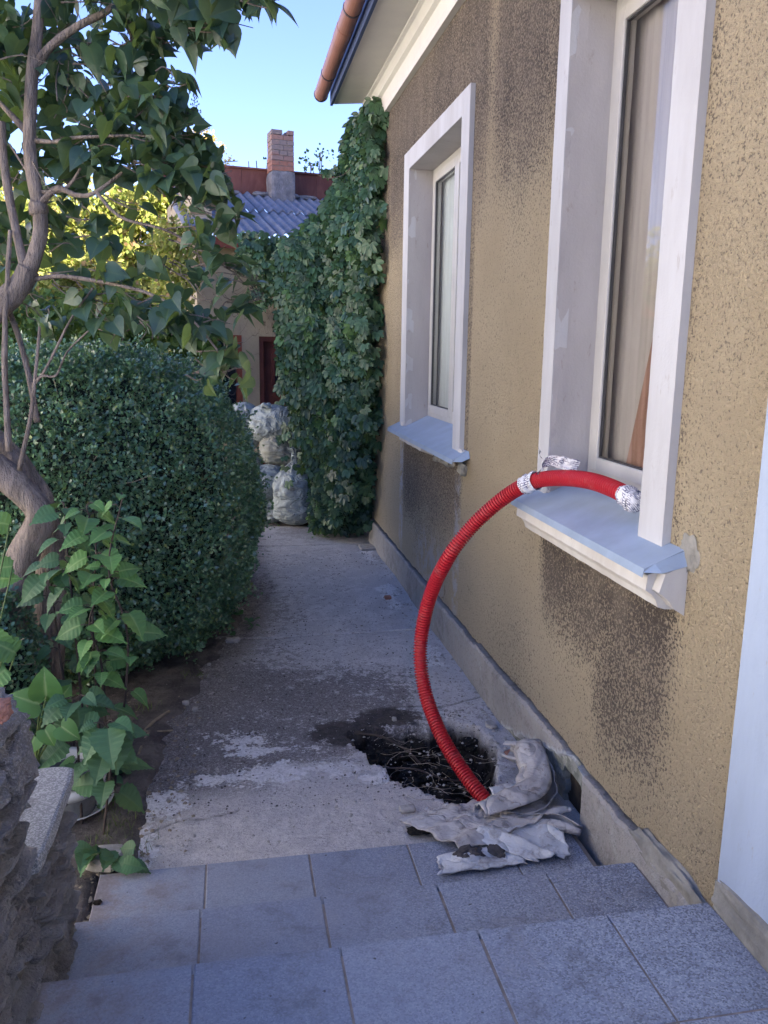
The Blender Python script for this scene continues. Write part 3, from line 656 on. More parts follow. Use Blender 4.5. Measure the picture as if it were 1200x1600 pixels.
# windows
def window(y0, y1, z0, z1, ys0, ys1, xf, zf, curtain, casw, far):
    win = mk('window', *(lambda b: (b.v, b.f))(MB()
        .box(1.602, 1.66, y0, y0+.055, z0+.07, z1).box(1.602, 1.66, y1-.055, y1, z0+.07, z1)
        .box(1.602, 1.66, y0+.055, y1-.055, z0+.07, z0+.12).box(1.602, 1.66, y0+.055, y1-.055, z1-.05, z1)), 'pvc', house, bevel=.004)
    ns = 2 if far else 1; sw = (y1-y0-.11)/ns
    for s_ in range(ns):
        a, b = y0+.055+sw*s_, y0+.055+sw*(s_+1); c0, c1 = z0+.12, z1-.05
        MB().box(1.590, 1.645, a+.001, a+.058, c0+.001, c1-.001).box(1.590, 1.645, b-.058, b-.001, c0+.001, c1-.001).box(1.590, 1.645, a+.058, b-.058, c0+.001, c0+.06).box(1.590, 1.645, a+.058, b-.058, c1-.06, c1-.001).build('sash', 'pvc', win, bevel=.005)
        MB().box(1.600, 1.615, a+.058, a+.064, c0+.06, c1-.06).box(1.600, 1.615, b-.064, b-.058, c0+.06, c1-.06).box(1.600, 1.615, a+.064, b-.064, c0+.06, c0+.066).box(1.600, 1.615, a+.064, b-.064, c1-.066, c1-.06).build('gasket', 'gasket', win)
        mk('pane', [(1.612, a+.05, c0+.05), (1.612, a+.05, c1-.05), (1.612, b-.05, c1-.05), (1.612, b-.05, c0+.05)], [(0, 1, 2, 3)], 'glass', win)
    yy = np.linspace(y0+.05, y1-.05, 120); v = []; f = []
    for i, y in enumerate(yy):
        xo = 1.672+.004*math.sin(y*38)+.003*math.sin(y*71+1); v += [(xo, y, z0+.1), (xo, y, z1-.03)]
    f = [(2*i, 2*i+1, 2*i+3, 2*i+2) for i in range(len(yy)-1)]; mk('curtain', v, f, curtain, win)
    b = MB(); b.box(1.66, 3.6, y0-.4, y0-.38, z0-.9, z1+.4).box(1.66, 3.6, y1+.38, y1+.4, z0-.9, z1+.4).box(3.6, 3.62, y0-.4, y1+.4, z0-.9, z1+.4).box(1.70, 3.6, y0-.38, y1+.38, z1+.38, z1+.4).box(1.70, 3.6, y0-.38, y1+.38, z0-.9, z0-.88)
    b.build('room', 'curtain_dark', house)
    # reveals: rough plaster jambs
    def jam(y, yo, nm):
        v = []; f = []; nz_ = 70; nx_ = 8
        for k in range(nz_+1):
            z = z0-.03+(z1-z0+.03)*k/nz_
            for i in range(nx_+1):
                x = 1.412+.195*i/nx_; v.append((x, y+.0035*mnoise.noise(Vector((x*12, y*3, z*5)))+(.004*mnoise.noise(Vector((x*40, 7, z*14))) if i == 0 else 0), z))
        f = [(k*(nx_+1)+i, k*(nx_+1)+i+1, (k+1)*(nx_+1)+i+1, (k+1)*(nx_+1)+i) for k in range(nz_) for i in range(nx_)]
        mk('reveal', v, f, 'reveal_paint', win)
    jam(y0+.001, 0, 0); jam(y1-.001, 0, 0)
    mk('reveal', [(1.412, y0, z1-.001), (1.607, y0, z1-.001), (1.607, y1, z1-.001), (1.412, y1, z1-.001)], [(0, 1, 2, 3)], 'reveal_paint', win)
    # casings, proud of the wall, slightly uneven edges
    def strip(ya, yb, za, zb, nm='casing', skew=0):
        n = 60; v = []; vert = (zb-za) > (yb-ya)
        for k in range(n+1):
            t = k/n; j1, j2 = (.0022*mnoise.noise(Vector((t*30, ya*9, 1))), .0022*mnoise.noise(Vector((t*30, yb*9, 4))))
            if vert:
                z = za+(zb-za)*t; v += [(1.409, ya+j1, z), (1.409, yb+j2, z), (1.47, yb+j2, z), (1.47, ya+j1, z)]
            else:
                y = ya+(yb-ya)*t; v += [(1.409, y, za+j1), (1.409, y, zb+j2), (1.47, y, zb+j2), (1.47, y, za+j1)]
        f = [(4*k+i, 4*k+(i+1) % 4, 4*k+4+(i+1) % 4, 4*k+4+i) for k in range(n) for i in range(4)]+[(3, 2, 1, 0), (4*n, 4*n+1, 4*n+2, 4*n+3)]
        mk(nm, v, f, 'white_casing', win)
    strip(y0-casw[0], y0-.0, z0-.02, z1+.14); strip(y1+.0, y1+casw[1], z0+.0, z1+.14); strip(y0+.002, y1-.002, z1+.002, z1+.14)
    # sheet metal sill
    zb = z0+.085; t = .002
    prof = [(1.60, zb), (xf+.0, zf), (xf-.006, zf-.028), (xf-.004, zf-.029), (xf+.003, zf-.004), (1.60, zb-.003)]
    v, f = extrude_y(prof, y0+.004, y1-.004); sm_ = mk('sill', v, f, 'sill_metal', win)
    xm = 1.408; zm = zf+(zb-zf)*(xm-xf)/(1.60-xf)
    for (a, b) in ((ys0, y0+.004), (y1-.004, ys1)):
        xe = 1.438; ze = zf+(zb-zf)*(xe-xf)/(1.60-xf)
        v, f = extrude_y([(xe, ze), (xf, zf), (xf-.006, zf-.028), (xf-.004, zf-.029), (xf+.003, zf-.004), (xe, ze-.003)], a, b); mk('sill_end', v, f, 'sill_metal', sm_)
    e = ys0; zz = zf
    mk('sill_upturn', [(xf-.004, e, zf-.012), (xf+.035, e-.002, zf+.016), (1.436, e-.002, zf+.055), (1.436, e-.03, zf+.012), (xf+.05, e-.028, zf-.01)], [(0, 1, 4), (1, 2, 3, 4)], 'sill_metal', sm_)
    return win, sm_
wn, sn = window(*OP[0], 2.35, 3.63, 1.30, 1.315, 'net_curtain', (.165, .125), False)
wf, sf = window(*OP[1], 4.83, 6.96, 1.335, 1.335, 'grey_blind', (.17, .19), True)
# terracotta curtain in the near window
v = []; f = []; n = 60
for i in range(n+1):
    t = i/n
    for k in range(13):
        s = k/12; z = 1.42+1.8*s; y_in = 2.60+(.56-.46*min(1, s*1.1))*t; v.append((1.650+.007*math.sin(t*32+s)+.003*math.sin(t*70), y_in+.06, z+.08))
f = [(i*13+k, i*13+k+1, (i+1)*13+k+1, (i+1)*13+k) for i in range(n) for k in range(12)]; mk('side_curtain', v, f, 'terracotta_curtain', wn)
# concrete sill mouldings under the metal
def moulding(y0, y1, pr, jit, ny): v, f = extrude_y(pr, y0, y1, ny, jit); return v, f
v, f = moulding(2.37, 3.62, [(1.445, 1.33), (1.325, 1.288), (1.322, 1.235), (1.345, 1.222), (1.362, 1.20), (1.37, 1.175), (1.395, 1.168), (1.445, 1.165)], .0011, 30); mk('sill_moulding', v, f, 'concrete_sill', wn)
v, f = moulding(2.325, 2.369, [(1.442, 1.332), (1.36, 1.30), (1.345, 1.24), (1.375, 1.215), (1.40, 1.185), (1.442, 1.16)], .003, 3); mk('sill_moulding_end', v, f, 'concrete_sill', wn)
v, f = moulding(5.75, 6.55, [(1.445, 1.325), (1.352, 1.315), (1.35, 1.275), (1.39, 1.262), (1.445, 1.24)], .002, 12); mk('sill_moulding', v, f, 'concrete_sill', wf)
for k, (yy_, s_) in enumerate(((4.90, .05), (5.25, .09), (5.5, .07))):
    v, f = rock((1.43, yy_, 1.27), (.035, s_, .04), 20+k, 4, .4, 4); mk('sill_mortar', v, f, 'mortar_patch', wf)
# ragged mortar at casing feet
for (yy_, zz_, s_, w_) in ((3.53, 1.375, .055, wn), (4.93, 1.37, .04, wf), (6.72, 1.385, .05, wf)):
    v, f = rock((1.418, yy_, zz_), (.014, s_, .022), int(yy_*10), 4, .4, 4); mk('mortar_lump', v, f, 'concrete_sill', w_)
v, f = rock((1.438, 2.325, 1.37), (.005, .05, .055), 77, 6, .6, 2.5); mk('mortar_smear', v, f, 'mortar_patch', wn)

# ---- unseen wing round the corner, added to shade the shed and chimney
MB().box(2.9, 8, 8.4, 13.3, 0, 5.4).add([(2.7, 8.4, 5.4), (8.2, 8.4, 5.4), (8.2, 13.5, 5.4), (2.7, 13.5, 5.4), (5.3, 8.4, 8.3), (5.3, 13.5, 8.3)], [(0, 1, 4), (1, 2, 5, 4), (2, 3, 5), (3, 0, 4, 5)]).build('shading_wing', 'roughcast', house)
# ---- annex wall stub behind the vine
box('annex_wall', (1.0, 1.44, 8.95, 9.15, 0, 3.1), 'mortar_dark', house)

# ================================================================ STONE STAIR WALL
sw = empty('stair_wall', (-.68, 1.9, 0), label='rough grey stone stair wall stepping down beside the tiled steps', cat='wall')
def courses(y0, y1, z0, z1, face, thick, h, l, cap=None):
    z = z0; r = 0
    while z < z1-.02:
        hh = min(h*random.uniform(.8, 1.25), z1-z); y = y0-(r % 2)*l*.4; 
        if z1-z-hh < .03: hh = z1-z
        while y < y1:
            ll = l*random.uniform(.7, 1.3); a, b = max(y, y0), min(y+ll, y1)
            if b-a > .05:
                pj = random.uniform(-.022, .022)
                v, f = rock((face-thick/2+pj/2+.0, (a+b)/2, z+hh/2), (thick/2+pj/2, (b-a)/2*.985, hh/2*.96), random.randint(1, 999), 12, .05, 12)
                # split-rock face
                v = [(x+(.030*(mnoise.cell(Vector((math.floor((q+.3*w_)*5)*3.1, math.floor((w_+.012*mnoise.noise(Vector((q*9, w_*9, 1))))/.019)*7.7, 3)))-.5)+.010*mnoise.noise(Vector((q*22, w_*60, 3)))+.006*mnoise.noise(Vector((q*60, w_*80, 8))) if x > face-thick*.6 else 0), q, w_) for x, q, w_ in v]
                mk('stone', v, f, 'rock', sw)
            y += ll
        z += hh; r += 1
random.seed(21)
courses(-.6, 1.97, .30, 1.12, -.515, .36, .078, .36)
courses(1.98, 2.44, -.05, .672, -.515, .34, .07, .26)
box('mortar_core', (-.84, -.55, -.6, 1.95, -.05, 1.08), 'wall_mortar', sw); box('mortar_core', (-.82, -.55, 1.955, 2.41, -.05, .66), 'wall_mortar', sw)
v, f = rock((-.675, 2.215, .70), (.175, .245, .026), 4, 10, .03, 14); mk('coping_slab', v, f, 'terrazzo', sw)
v, f = rock((-.59, 1.80, 1.155), (.085, .15, .05), 31, 16, .30, 5); mk('cap_stone', v, f, 'rock', sw)
v, f = rock((-.56, 1.86, 1.05), (.075, .10, .08), 33, 16, .28, 6); mk('cap_stone', v, f, 'rock', sw)
bp = at(4, 1103, 1.74); v, f = rock((bp.x-.012, bp.y, bp.z-.012), (.026, .04, .019), 8, 8, .35, 4); mk('broken_brick', v, f, 'brick_orange', None, label='chunk of orange brick lying on top of the stone stair wall', cat='brick')

# ================================================================ RED HOSE
HP = [at(*p) for p in ((992, 784, 2.70), (968, 768, 2.80), (925, 752, 2.98), (880, 747, 3.2), (835, 752, 3.38), (790, 776, 3.5), (740, 820, 3.57), (700, 872, 3.6), (671, 935, 3.68), (657, 1010, 3.68), (664, 1080, 3.58), (690, 1150, 3.42), (728, 1212, 3.25), (770, 1264, 3.10), (812, 1312, 2.96))]
HL = smoothline(HP, 24)
# resample evenly
def resample(L, st):
    out = [L[0]]; acc = 0
    for i in range(1, len(L)):
        a = L[i-1]; seg = (L[i]-a).length
        while acc+seg >= st:
            a = a+(L[i]-a).normalized()*(st-acc); out.append(a); seg = (L[i]-a).length; acc = 0
        acc += seg
    return out
pitch = .0136; hl = resample(HL, pitch/4)
hr = .0345; prof = (.0, .0, -.009, -.009)
v, f = tube(hl, [hr+prof[i % 4] for i in range(len(hl))], 30)
hose = empty('hose', HP[-2], label='ribbed red plastic conduit hose arching from the windowsill down into the ground', cat='hose')
mk('ribbed_tube', v, f, 'hose', hose, smooth=False)
def wrap(i0, i1, flare):
    P = hl[i0:i1]; n = len(P); seg = 28; R = [hr+.006+.004*math.sin(i*.5)+flare*(i/n) for i in range(n)]
    v, f = tube(P, R, seg, 0, False)
    cent = np.repeat(np.array([tuple(p) for p in P]), seg, axis=0); v = np.array(v)
    for q in range(len(v)):
        d = v[q]-cent[q]; v[q] = cent[q]+d*(1+.13*mnoise.noise(Vector(v[q])*55)+.05*mnoise.noise(Vector(v[q])*120))
    uv = [((i*.0025), k/seg*2*PI*hr) for i in range(n) for k in range(seg)]
    mk('wrapping', v, f, 'wrap', hose, smooth=True, uv=uv)
def near_i(p): return min(range(len(hl)), key=lambda i: (hl[i]-p).length)
i1 = near_i(at(838, 750, 3.37)); i2 = near_i(at(815, 762, 3.43)); wrap(min(i1, i2), max(i1, i2), .002)
i1 = near_i(at(974, 771, 2.78)); wrap(0, i1, -.002)
v, f = rock(hl[0], (.036, .030, .038), 8, 8, .25, 2.3); mk('wrapping', v, f, 'wrap', hose, smooth=True, uv=[(q[1]*1.0, q[2]*1.0+q[0]) for q in v])
def ribbon(P, wd, up, name='wrap_tail'):
    L = smoothline(P, 10); v = []; uv = []; n = len(L); k = 9
    for i, p in enumerate(L):
        for j in range(k):
            s = j/(k-1)-.5; q = p+Vector(up)*wd[0]*(1+(wd[1]-1)*i/n)*s; q = q+Vector((.012*mnoise.noise(q*45), .012*mnoise.noise(q*45+Vector((5, 0, 0))), .006*mnoise.noise(q*60))); v.append(q[:]); uv.append((i*.006, s*wd[0]))
    f = [(i*k+j, i*k+j+1, (i+1)*k+j+1, (i+1)*k+j) for i in range(n-1) for j in range(k-1)]
    mk(name, v, f, 'wrap', hose, smooth=True, uv=uv)
ribbon([at(838, 745, 3.33), at(852, 722, 3.33), at(875, 722, 3.3), at(904, 730, 3.26)], (.055, 1.1), (.2, -.3, .9))
ribbon([at(848, 738, 3.36), at(848, 722, 3.42), at(841, 700, 3.45)], (.045, .8), (.3, .9, .1))
ribbon([at(980, 790, 2.74), at(985, 796, 2.72), at(992, 800, 2.70)], (.05, .8), (.2, .9, .2))

# ================================================================ VINE
def polysample(P, n):
    P = np.array(P); lo, hi = P.min(0), P.max(0); out = []
    while len(out) < n:
        q = lo+rng.random(2)*(hi-lo)
        if inpoly(q[0], q[1], [tuple(p) for p in P]): out.append(q)
    return np.array(out)
IV = [(1.47, 4.32), (1.40, 4.42), (1.24, 4.22), (1.20, 3.80), (1.02, 3.44), (.74, 3.2), (.54, 3.08), (.50, 2.72), (.54, 2.28), (.55, 1.9), (.68, 1.37), (.80, .96), (.90, .45), (1.05, .22), (1.25, .20), (1.37, .32), (1.47, .42), (1.46, 1.5), (1.47, 3.0)]
vine = empty('creeper', (1.3, 8.8, 0), label='dense five-leaved green creeper hanging over the far end of the house wall', cat='climbing plant')
n = 2600; q = polysample(IV, n)
edge = np.array([pdist(a[0], a[1], IV) for a in q]); depth = rng.random(n)
lump = np.array([mnoise.noise(Vector((a[0]*3, a[1]*3, 0)))*.12 for a in q])
O = np.stack([q[:, 0], 8.80-np.minimum(edge, .25)*1.1+lump+depth**2*.35, q[:, 1]], 1)
tucked = q[:, 0] > 1.36; O[tucked, 1] = 8.45-.1*rng.random(tucked.sum())
D = R3(n, .33)+np.array([0, -.35, -1]); N = R3(n, .30)+np.array([-.15, -1, .6])
split_leaves('palm', PALM, O, D, N, rng.uniform(.095, .165, n), 'ivy_leaf', vine, 290)
# creeper along the shed eave and side
n = 420; O = np.stack([rng.uniform(.16, .62, n), rng.uniform(9.6, 10.75, n), rng.uniform(2.9, 3.28, n)], 1)
O[:, 2] -= rng.random(n)**3*.5*(O[:, 0] > .3)
leaf_cloud('leaves', PALM, O, R3(n, .5)+np.array([0, -.3, -1]), R3(n, .4)+np.array([-.2, -1, .8]), rng.uniform(.07, .12, n), 'ivy_leaf', vine)
n = 700; O = np.stack([rng.uniform(.55, 1.3, n), rng.uniform(8.95, 9.9, n), rng.uniform(.5, 3.2, n)], 1)
leaf_cloud('leaves', PALM, O, R3(n, .5)+np.array([0, -.3, -1]), R3(n, .4)+np.array([-.6, -1, .5]), rng.uniform(.08, .13, n), 'ivy_leaf', vine)
n = 2300; zz_ = rng.uniform(.25, 4.2, n); wv_ = np.array([mnoise.noise(Vector((a*2.2, 4, 0)))*.22+mnoise.noise(Vector((a*7, 9, 0)))*.12 for a in zz_])
lim = np.where(zz_ > 1.3, 7.62, 7.62+(1.3-zz_)*.55)+wv_; yq = lim+(8.6-lim)*rng.random(n)**.7
thk = np.array([.17+.34*(b-7.5)/1.1+.08*mnoise.noise(Vector((b*3, a*3, 2))) for a, b in zip(zz_, yq)]); thk = np.where(zz_ > 3.25, np.minimum(thk, .14), thk); O = np.stack([1.42-np.maximum(.03, thk)*rng.random(n)**.6, yq, zz_], 1)
leaf_cloud('leaves', PALM, O, R3(n, .45)+np.array([0, -.3, -1]), R3(n, .45)+np.array([-.5, -.9, .5]), rng.uniform(.07, .14, n), 'ivy_leaf', vine)
n = 420; O = np.stack([rng.uniform(.85, 1.40, n), rng.uniform(8.45, 8.8, n), rng.uniform(.10, .55, n)], 1); leaf_cloud('leaves', PALM, O, R3(n, .4)+np.array([0, -.3, -1]), R3(n, .3)+np.array([-.2, -1, .5]), rng.uniform(.07, .13, n), 'ivy_leaf', vine)
# strays on the wall corner and tendrils
sp = []
for (px, py, Y) in ((590, 800, 8.35), (596, 815, 8.3), (588, 790, 8.35), (600, 730, 8.4), (604, 560, 8.4), (520, 262, 8.8), (535, 268, 8.8), (548, 255, 8.7), (505, 268, 8.8)): sp.append(at(px, py, Y)[:])
for x_ in ((1.39, 8.2, .3), (1.39, 8.12, .22), (1.39, 8.25, .42)): sp.append(x_)
O = np.repeat(np.array(sp), 2, 0)+R3(len(sp)*2, .02); n = len(O)
leaf_cloud('leaves', PALM, O, R3(n, .4)+np.array([0, 0, -1]), R3(n, .3)+np.array([-.4, -1, .3]), rng.uniform(.06, .1, n), 'ivy_leaf', vine)
for k in range(9):
    x0 = random.uniform(1.08, 1.4); P = [(x0+.1*wob(z, 1, k), 8.88+.05*wob(z, 2, k+5), z) for z in np.linspace(0, random.uniform(2.6, 4.1), 12)]
    P = [(min(p[0]+.15*(p[2]/4), 1.42), p[1], p[2]) for p in P]; v, f = tube(smoothline(P, 4), .011, 6); mk('stem', v, f, 'stem_dark', vine)
v, f = tube(smoothline([(1.30, 8.5, 3.9), (1.18, 8.6, 3.72), (1.02, 8.8, 3.70), (.92, 8.9, 3.76)], 8), .004, 5); mk('tendril', v, f, 'stem_dark', vine)

# ================================================================ HEDGE BALLS
def shrub(name, c, r, e, n, ls, label, cat, lumps=.06, mat='box_leaf'):
    root = empty(name, (c[0], c[1], 0), label=label, cat=cat)
    d = unit(R3(n)); d[:, 2] = np.where(d[:, 2] < -.8, -d[:, 2], d[:, 2])
    l = (np.abs(d)**e).sum(1)**(1/e); d0 = d/l[:, None]
    keep = (d0[:, 1] < .35)|(d0[:, 2] > .3); d0 = d0[keep]; n = len(d0)
    nn = np.array([mnoise.noise(Vector(q)*3.2)*lumps+mnoise.noise(Vector(q)*8)*lumps*.6+mnoise.noise(Vector(q)*19)*lumps*.35 for q in d0])
    rad = 1+nn-rng.random(n)**2*.09
    ln = np.array([mnoise.noise(Vector(q)*14+Vector((9, 0, 0))) for q in d0]); out = ln > .28; rad = rad+out*rng.random(n)*.07*(ln-.2)*4
    gap = np.array([mnoise.noise(Vector(q)*9+Vector((0, 7, 0))) for q in d0]); rad = rad-np.clip(gap-.22, 0, 1)*.35*rng.random(n)
    O = np.array(c)+d0*np.array(r)*rad[:, None]; O[:, 2] = np.maximum(O[:, 2], .03)
    Nn = unit(d0/np.array(r)); D = R3(n, .7)+Nn*.5+np.array([0, 0, .35]); N = R3(n, .55)+Nn*.6+np.array([0, 0, .5])
    leaf_cloud('leaves', BOXL, O, D, N, rng.uniform(ls*.7, ls*1.3, n), mat, root)
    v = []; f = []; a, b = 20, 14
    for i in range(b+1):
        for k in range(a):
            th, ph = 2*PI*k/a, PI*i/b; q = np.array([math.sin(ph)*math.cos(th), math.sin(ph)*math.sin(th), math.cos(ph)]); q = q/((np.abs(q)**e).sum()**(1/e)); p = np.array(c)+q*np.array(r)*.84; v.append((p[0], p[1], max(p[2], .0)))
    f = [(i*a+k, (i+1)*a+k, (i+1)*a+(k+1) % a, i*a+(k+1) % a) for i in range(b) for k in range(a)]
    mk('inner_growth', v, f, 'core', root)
    tw = MB()
    for k in range(150):
        i = rng.integers(n); p = Vector(O[i]); q = p-Vector(Nn[i])*.12+Vector(R3(1, .05)[0]); v, f = tube([q, (p+q)/2+Vector(R3(1, .01)[0]), p+Vector(Nn[i])*.03], .0025, 4); tw.add(v, f)
    tw.build('twigs', 'stick', root, kind='stuff')
    return root
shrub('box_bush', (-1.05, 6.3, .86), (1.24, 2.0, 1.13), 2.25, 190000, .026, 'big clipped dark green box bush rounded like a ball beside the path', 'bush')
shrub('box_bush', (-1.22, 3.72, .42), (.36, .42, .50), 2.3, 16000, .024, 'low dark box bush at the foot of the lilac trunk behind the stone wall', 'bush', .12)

# ================================================================ LILAC TREE
til = empty('lilac_tree', (-1.05, 4.0, 0), label='lilac tree with forked brown trunks and heart-shaped leaves overhanging the garden path', cat='tree')
def limb(P, r0, r1, name='branch', nz=.25, seg=10, sub=8, parent=til, mat='bark'):
    L = smoothline(P, sub); v, f = tube(L, taper(len(L), r0, r1), seg, nz); return mk(name, v, f, mat, parent, smooth=True)
T = lambda l: [at(*p) for p in l]
limb([(-1.06, 4.0, -.05)]+T([(22, 950, 3.95), (35, 870, 3.95), (62, 805, 3.95), (20, 755, 3.95), (-30, 700, 3.95), (-70, 600, 3.95), (-40, 520, 3.95), (0, 478, 3.95), (32, 445, 3.95), (45, 420, 3.95)]), .074, .046, 'trunk', .2, 18)
limb([(-.98, 4.15, -.05)]+T([(80, 900, 4.15), (66, 800, 4.12), (38, 745, 4.12), (5, 700, 4.12), (-60, 640, 4.15), (-120, 520, 4.15)]), .078, .045, 'trunk', .2, 18)
limb(T([(45, 425, 3.95), (62, 370, 3.95), (60, 318, 3.95), (47, 240, 3.95), (50, 120, 3.95), (58, 50, 3.95), (66, -40, 3.95)]), .034, .022, 'branch', .12, 12)
v, f = rock(at(60, 325, 3.95), (.038, .038, .045), 6, 6, .3, 2.2); mk('burl', v, f, 'bark', til, smooth=True)
limb(T([(52, 105, 3.95), (80, 72, 3.93), (120, 42, 3.9), (165, 18, 3.88), (215, -20, 3.85)]), .020, .012)
limb(T([(40, 425, 3.96), (25, 360, 3.98), (8, 270, 4.0), (2, 190, 4.0)]), .020, .016)
limb(T([(40, 205, 3.95), (18, 180, 3.95), (-10, 150, 3.98)]), .014, .010)
limb(T([(63, 318, 3.94), (90, 295, 3.9), (120, 305, 3.85), (150, 300, 3.8), (210, 255, 3.8)]), .016, .006)
limb(T([(55, 220, 3.94), (85, 222, 3.9), (120, 215, 3.85), (200, 212, 3.8), (245, 214, 3.75)]), .010, .004)
limb(T([(52, 437, 3.95), (100, 432, 3.9), (180, 445, 3.8), (240, 462, 3.7), (300, 500, 3.6), (350, 560, 3.55)]), .011, .004)
limb(T([(62, 302, 3.94), (40, 265, 3.98), (15, 225, 4.0)]), .006, .004)
limb(T([(150, 300, 3.8), (190, 340, 3.75), (260, 360, 3.7), (320, 395, 3.7), (380, 430, 3.65)]), .008, .003)
limb(T([(210, 255, 3.8), (270, 250, 3.75), (330, 280, 3.7), (355, 320, 3.7)]), .006, .003)
limb(T([(64, 300, 3.94), (95, 298, 3.9), (112, 285, 3.88), (126, 262, 3.86)]), .009, .005)
limb(T([(14, 705, 3.9), (8, 600, 3.9), (8, 500, 3.9), (12, 430, 3.92), (16, 360, 3.95)]), .014, .009)
limb(T([(30, 735, 3.9), (48, 650, 3.9), (56, 580, 3.9), (62, 510, 3.9)]), .011, .006)
limb(T([(58, 660, 4.0), (48, 600, 4.0), (30, 530, 4.0), (14, 485, 4.0)]), .015, .012)
limb(T([(56, 598, 3.9), (75, 570, 3.88), (110, 500, 3.85), (145, 450, 3.8)]), .007, .004)
limb(T([(56, 595, 3.9), (68, 587, 3.88), (88, 586, 3.86), (105, 550, 3.84), (140, 515, 3.8)]), .007, .003)
limb(T([(215, -20, 3.85), (300, -40, 3.7), (380, -50, 3.5), (430, -20, 3.4)]), .012, .004)
# crown: clusters (px, py, distance, radius m, leaves)
CL = [(-20, 30, 4, .25, 40), (20, 60, 4, .17, 34), (90, 10, 4, .2, 40), (160, -10, 3.9, .18, 34), (120, 90, 4.1, .15, 22), (60, 150, 4.1, .17, 26), (0, 200, 4.1, .2, 34),
      (220, 20, 3.8, .13, 26), (270, 0, 3.7, .13, 26), (300, 40, 3.7, .10, 18), (340, 5, 3.6, .11, 22), (352, 48, 3.55, .05, 8), (420, -6, 3.4, .05, 7), (245, 60, 3.8, .08, 12), (385, -30, 3.5, .1, 12),
      (165, 85, 3.9, .09, 12), (228, 90, 3.8, .08, 10), (120, 140, 3.95, .13, 22), (185, 130, 3.9, .11, 16), (225, 145, 3.8, .10, 14), (285, 128, 3.7, .05, 6), (255, 160, 3.7, .08, 12),
      (180, 180, 3.9, .14, 26), (235, 195, 3.8, .13, 24), (275, 170, 3.7, .06, 8), (295, 215, 3.7, .08, 12), (130, 190, 4, .15, 26), (90, 235, 4, .15, 26), (20, 270, 4.1, .16, 28),
      (255, 235, 3.75, .10, 20), (305, 255, 3.7, .12, 26), (335, 280, 3.65, .08, 14), (350, 305, 3.65, .05, 8), (250, 275, 3.7, .09, 14), (200, 255, 3.8, .09, 14), (150, 240, 3.9, .10, 16), (110, 280, 3.9, .10, 14),
      (90, 330, 4, .10, 14), (20, 350, 4.1, .15, 24), (95, 385, 4, .11, 15), (300, 305, 3.7, .08, 12),
      (330, 335, 3.65, .08, 12), (372, 332, 3.6, .05, 5), (320, 380, 3.65, .09, 11), (345, 400, 3.6, .06, 7), (375, 420, 3.6, .07, 9), (355, 430, 3.6, .07, 8), (150, 345, 3.9, .06, 7),
      (390, 438, 3.6, .04, 4), (175, 420, 3.85, .07, 7), (110, 430, 3.9, .08, 8), (60, 460, 4, .08, 9), (70, 495, 4, .08, 9), (140, 470, 3.9, .09, 10), (205, 465, 3.8, .10, 12),
      (270, 475, 3.7, .10, 12), (330, 455, 3.65, .09, 12), (370, 490, 3.6, .08, 12), (395, 480, 3.6, .04, 5), (345, 505, 3.6, .08, 12), (300, 505, 3.65, .10, 14), (240, 510, 3.7, .10, 13), (180, 505, 3.8, .09, 10), (370, 555, 3.55, .07, 12), (385, 590, 3.55, .05, 9), (340, 560, 3.6, .07, 10),
      (215, 330, 3.8, .06, 7), (245, 400, 3.8, .06, 7), (165, 380, 3.9, .06, 7), (300, 425, 3.75, .06, 7), (20, 400, 4.1, .13, 18), (-20, 350, 4.1, .2, 26), (10, 100, 3.8, .14, 20), (330, 590, 3.6, .05, 6)]
Os = []
for (px, py, Y, r, k) in CL:
    if px < 130: Y += .22
    c = at(px, py, Y); k = int(k*(1.42 if py < 290 else (.62 if px > 315 and py > 360 else 1.05))); o = R3(k); o = o/np.linalg.norm(o, axis=1)[:, None]*(rng.random(k)[:, None]**.4)*r*np.array([1, 1.8, .9]); Os.append(np.array(c)+o)
O = np.concatenate(Os); n = len(O)
az = rng.random(n)*2*PI; D = np.stack([np.cos(az)*.8+.1, np.sin(az)*.8, -.55+.45*rng.normal(size=n)], 1); N = R3(n, .55)+np.stack([np.cos(az)*.4, np.sin(az)*.4, np.full(n, .8)], 1)
split_leaves('heart', HEART, O, D, N, rng.uniform(.058, .118, n), 'lilac_leaf', til, 295)
tw = MB()
for (px, py, Y, r, k) in CL:
    c = at(px, py, Y)
    for _ in range(3):
        e = c+Vector(R3(1, r*.5)[0]); s_ = c+Vector((-.10, .04, .02))+Vector(R3(1, r*.4)[0]); v, f = tube(smoothline([s_, (s_+e)/2+Vector(R3(1, .015)[0]), e], 4), taper(9, .0035, .0015), 4); tw.add(v, f)
tw.build('twigs', 'bark', til, kind='stuff')
# dry flower heads
fl = MB()
for (px, py, Y) in ((203, 75, 3.85), (207, 100, 3.85), (270, 150, 3.75), (305, 185, 3.7), (262, 268, 3.7), (395, 472, 3.6), (402, 470, 3.6)):
    c = at(px, py, Y)
    for k in range(26):
        h = k/26; p = c+Vector((.035*(1-h)*math.cos(k*2.4), .035*(1-h)*math.sin(k*2.4), .11*h)); v, f = tube([c+Vector((0, 0, .11*h-.008)), p], .0012, 3); fl.add(v, f); v, f = rock(p, (.003, .003, .006), k, 1, 0, 2); fl.add(v, f)
fl.build('seed_heads', 'stem_dark', til, kind='stuff')

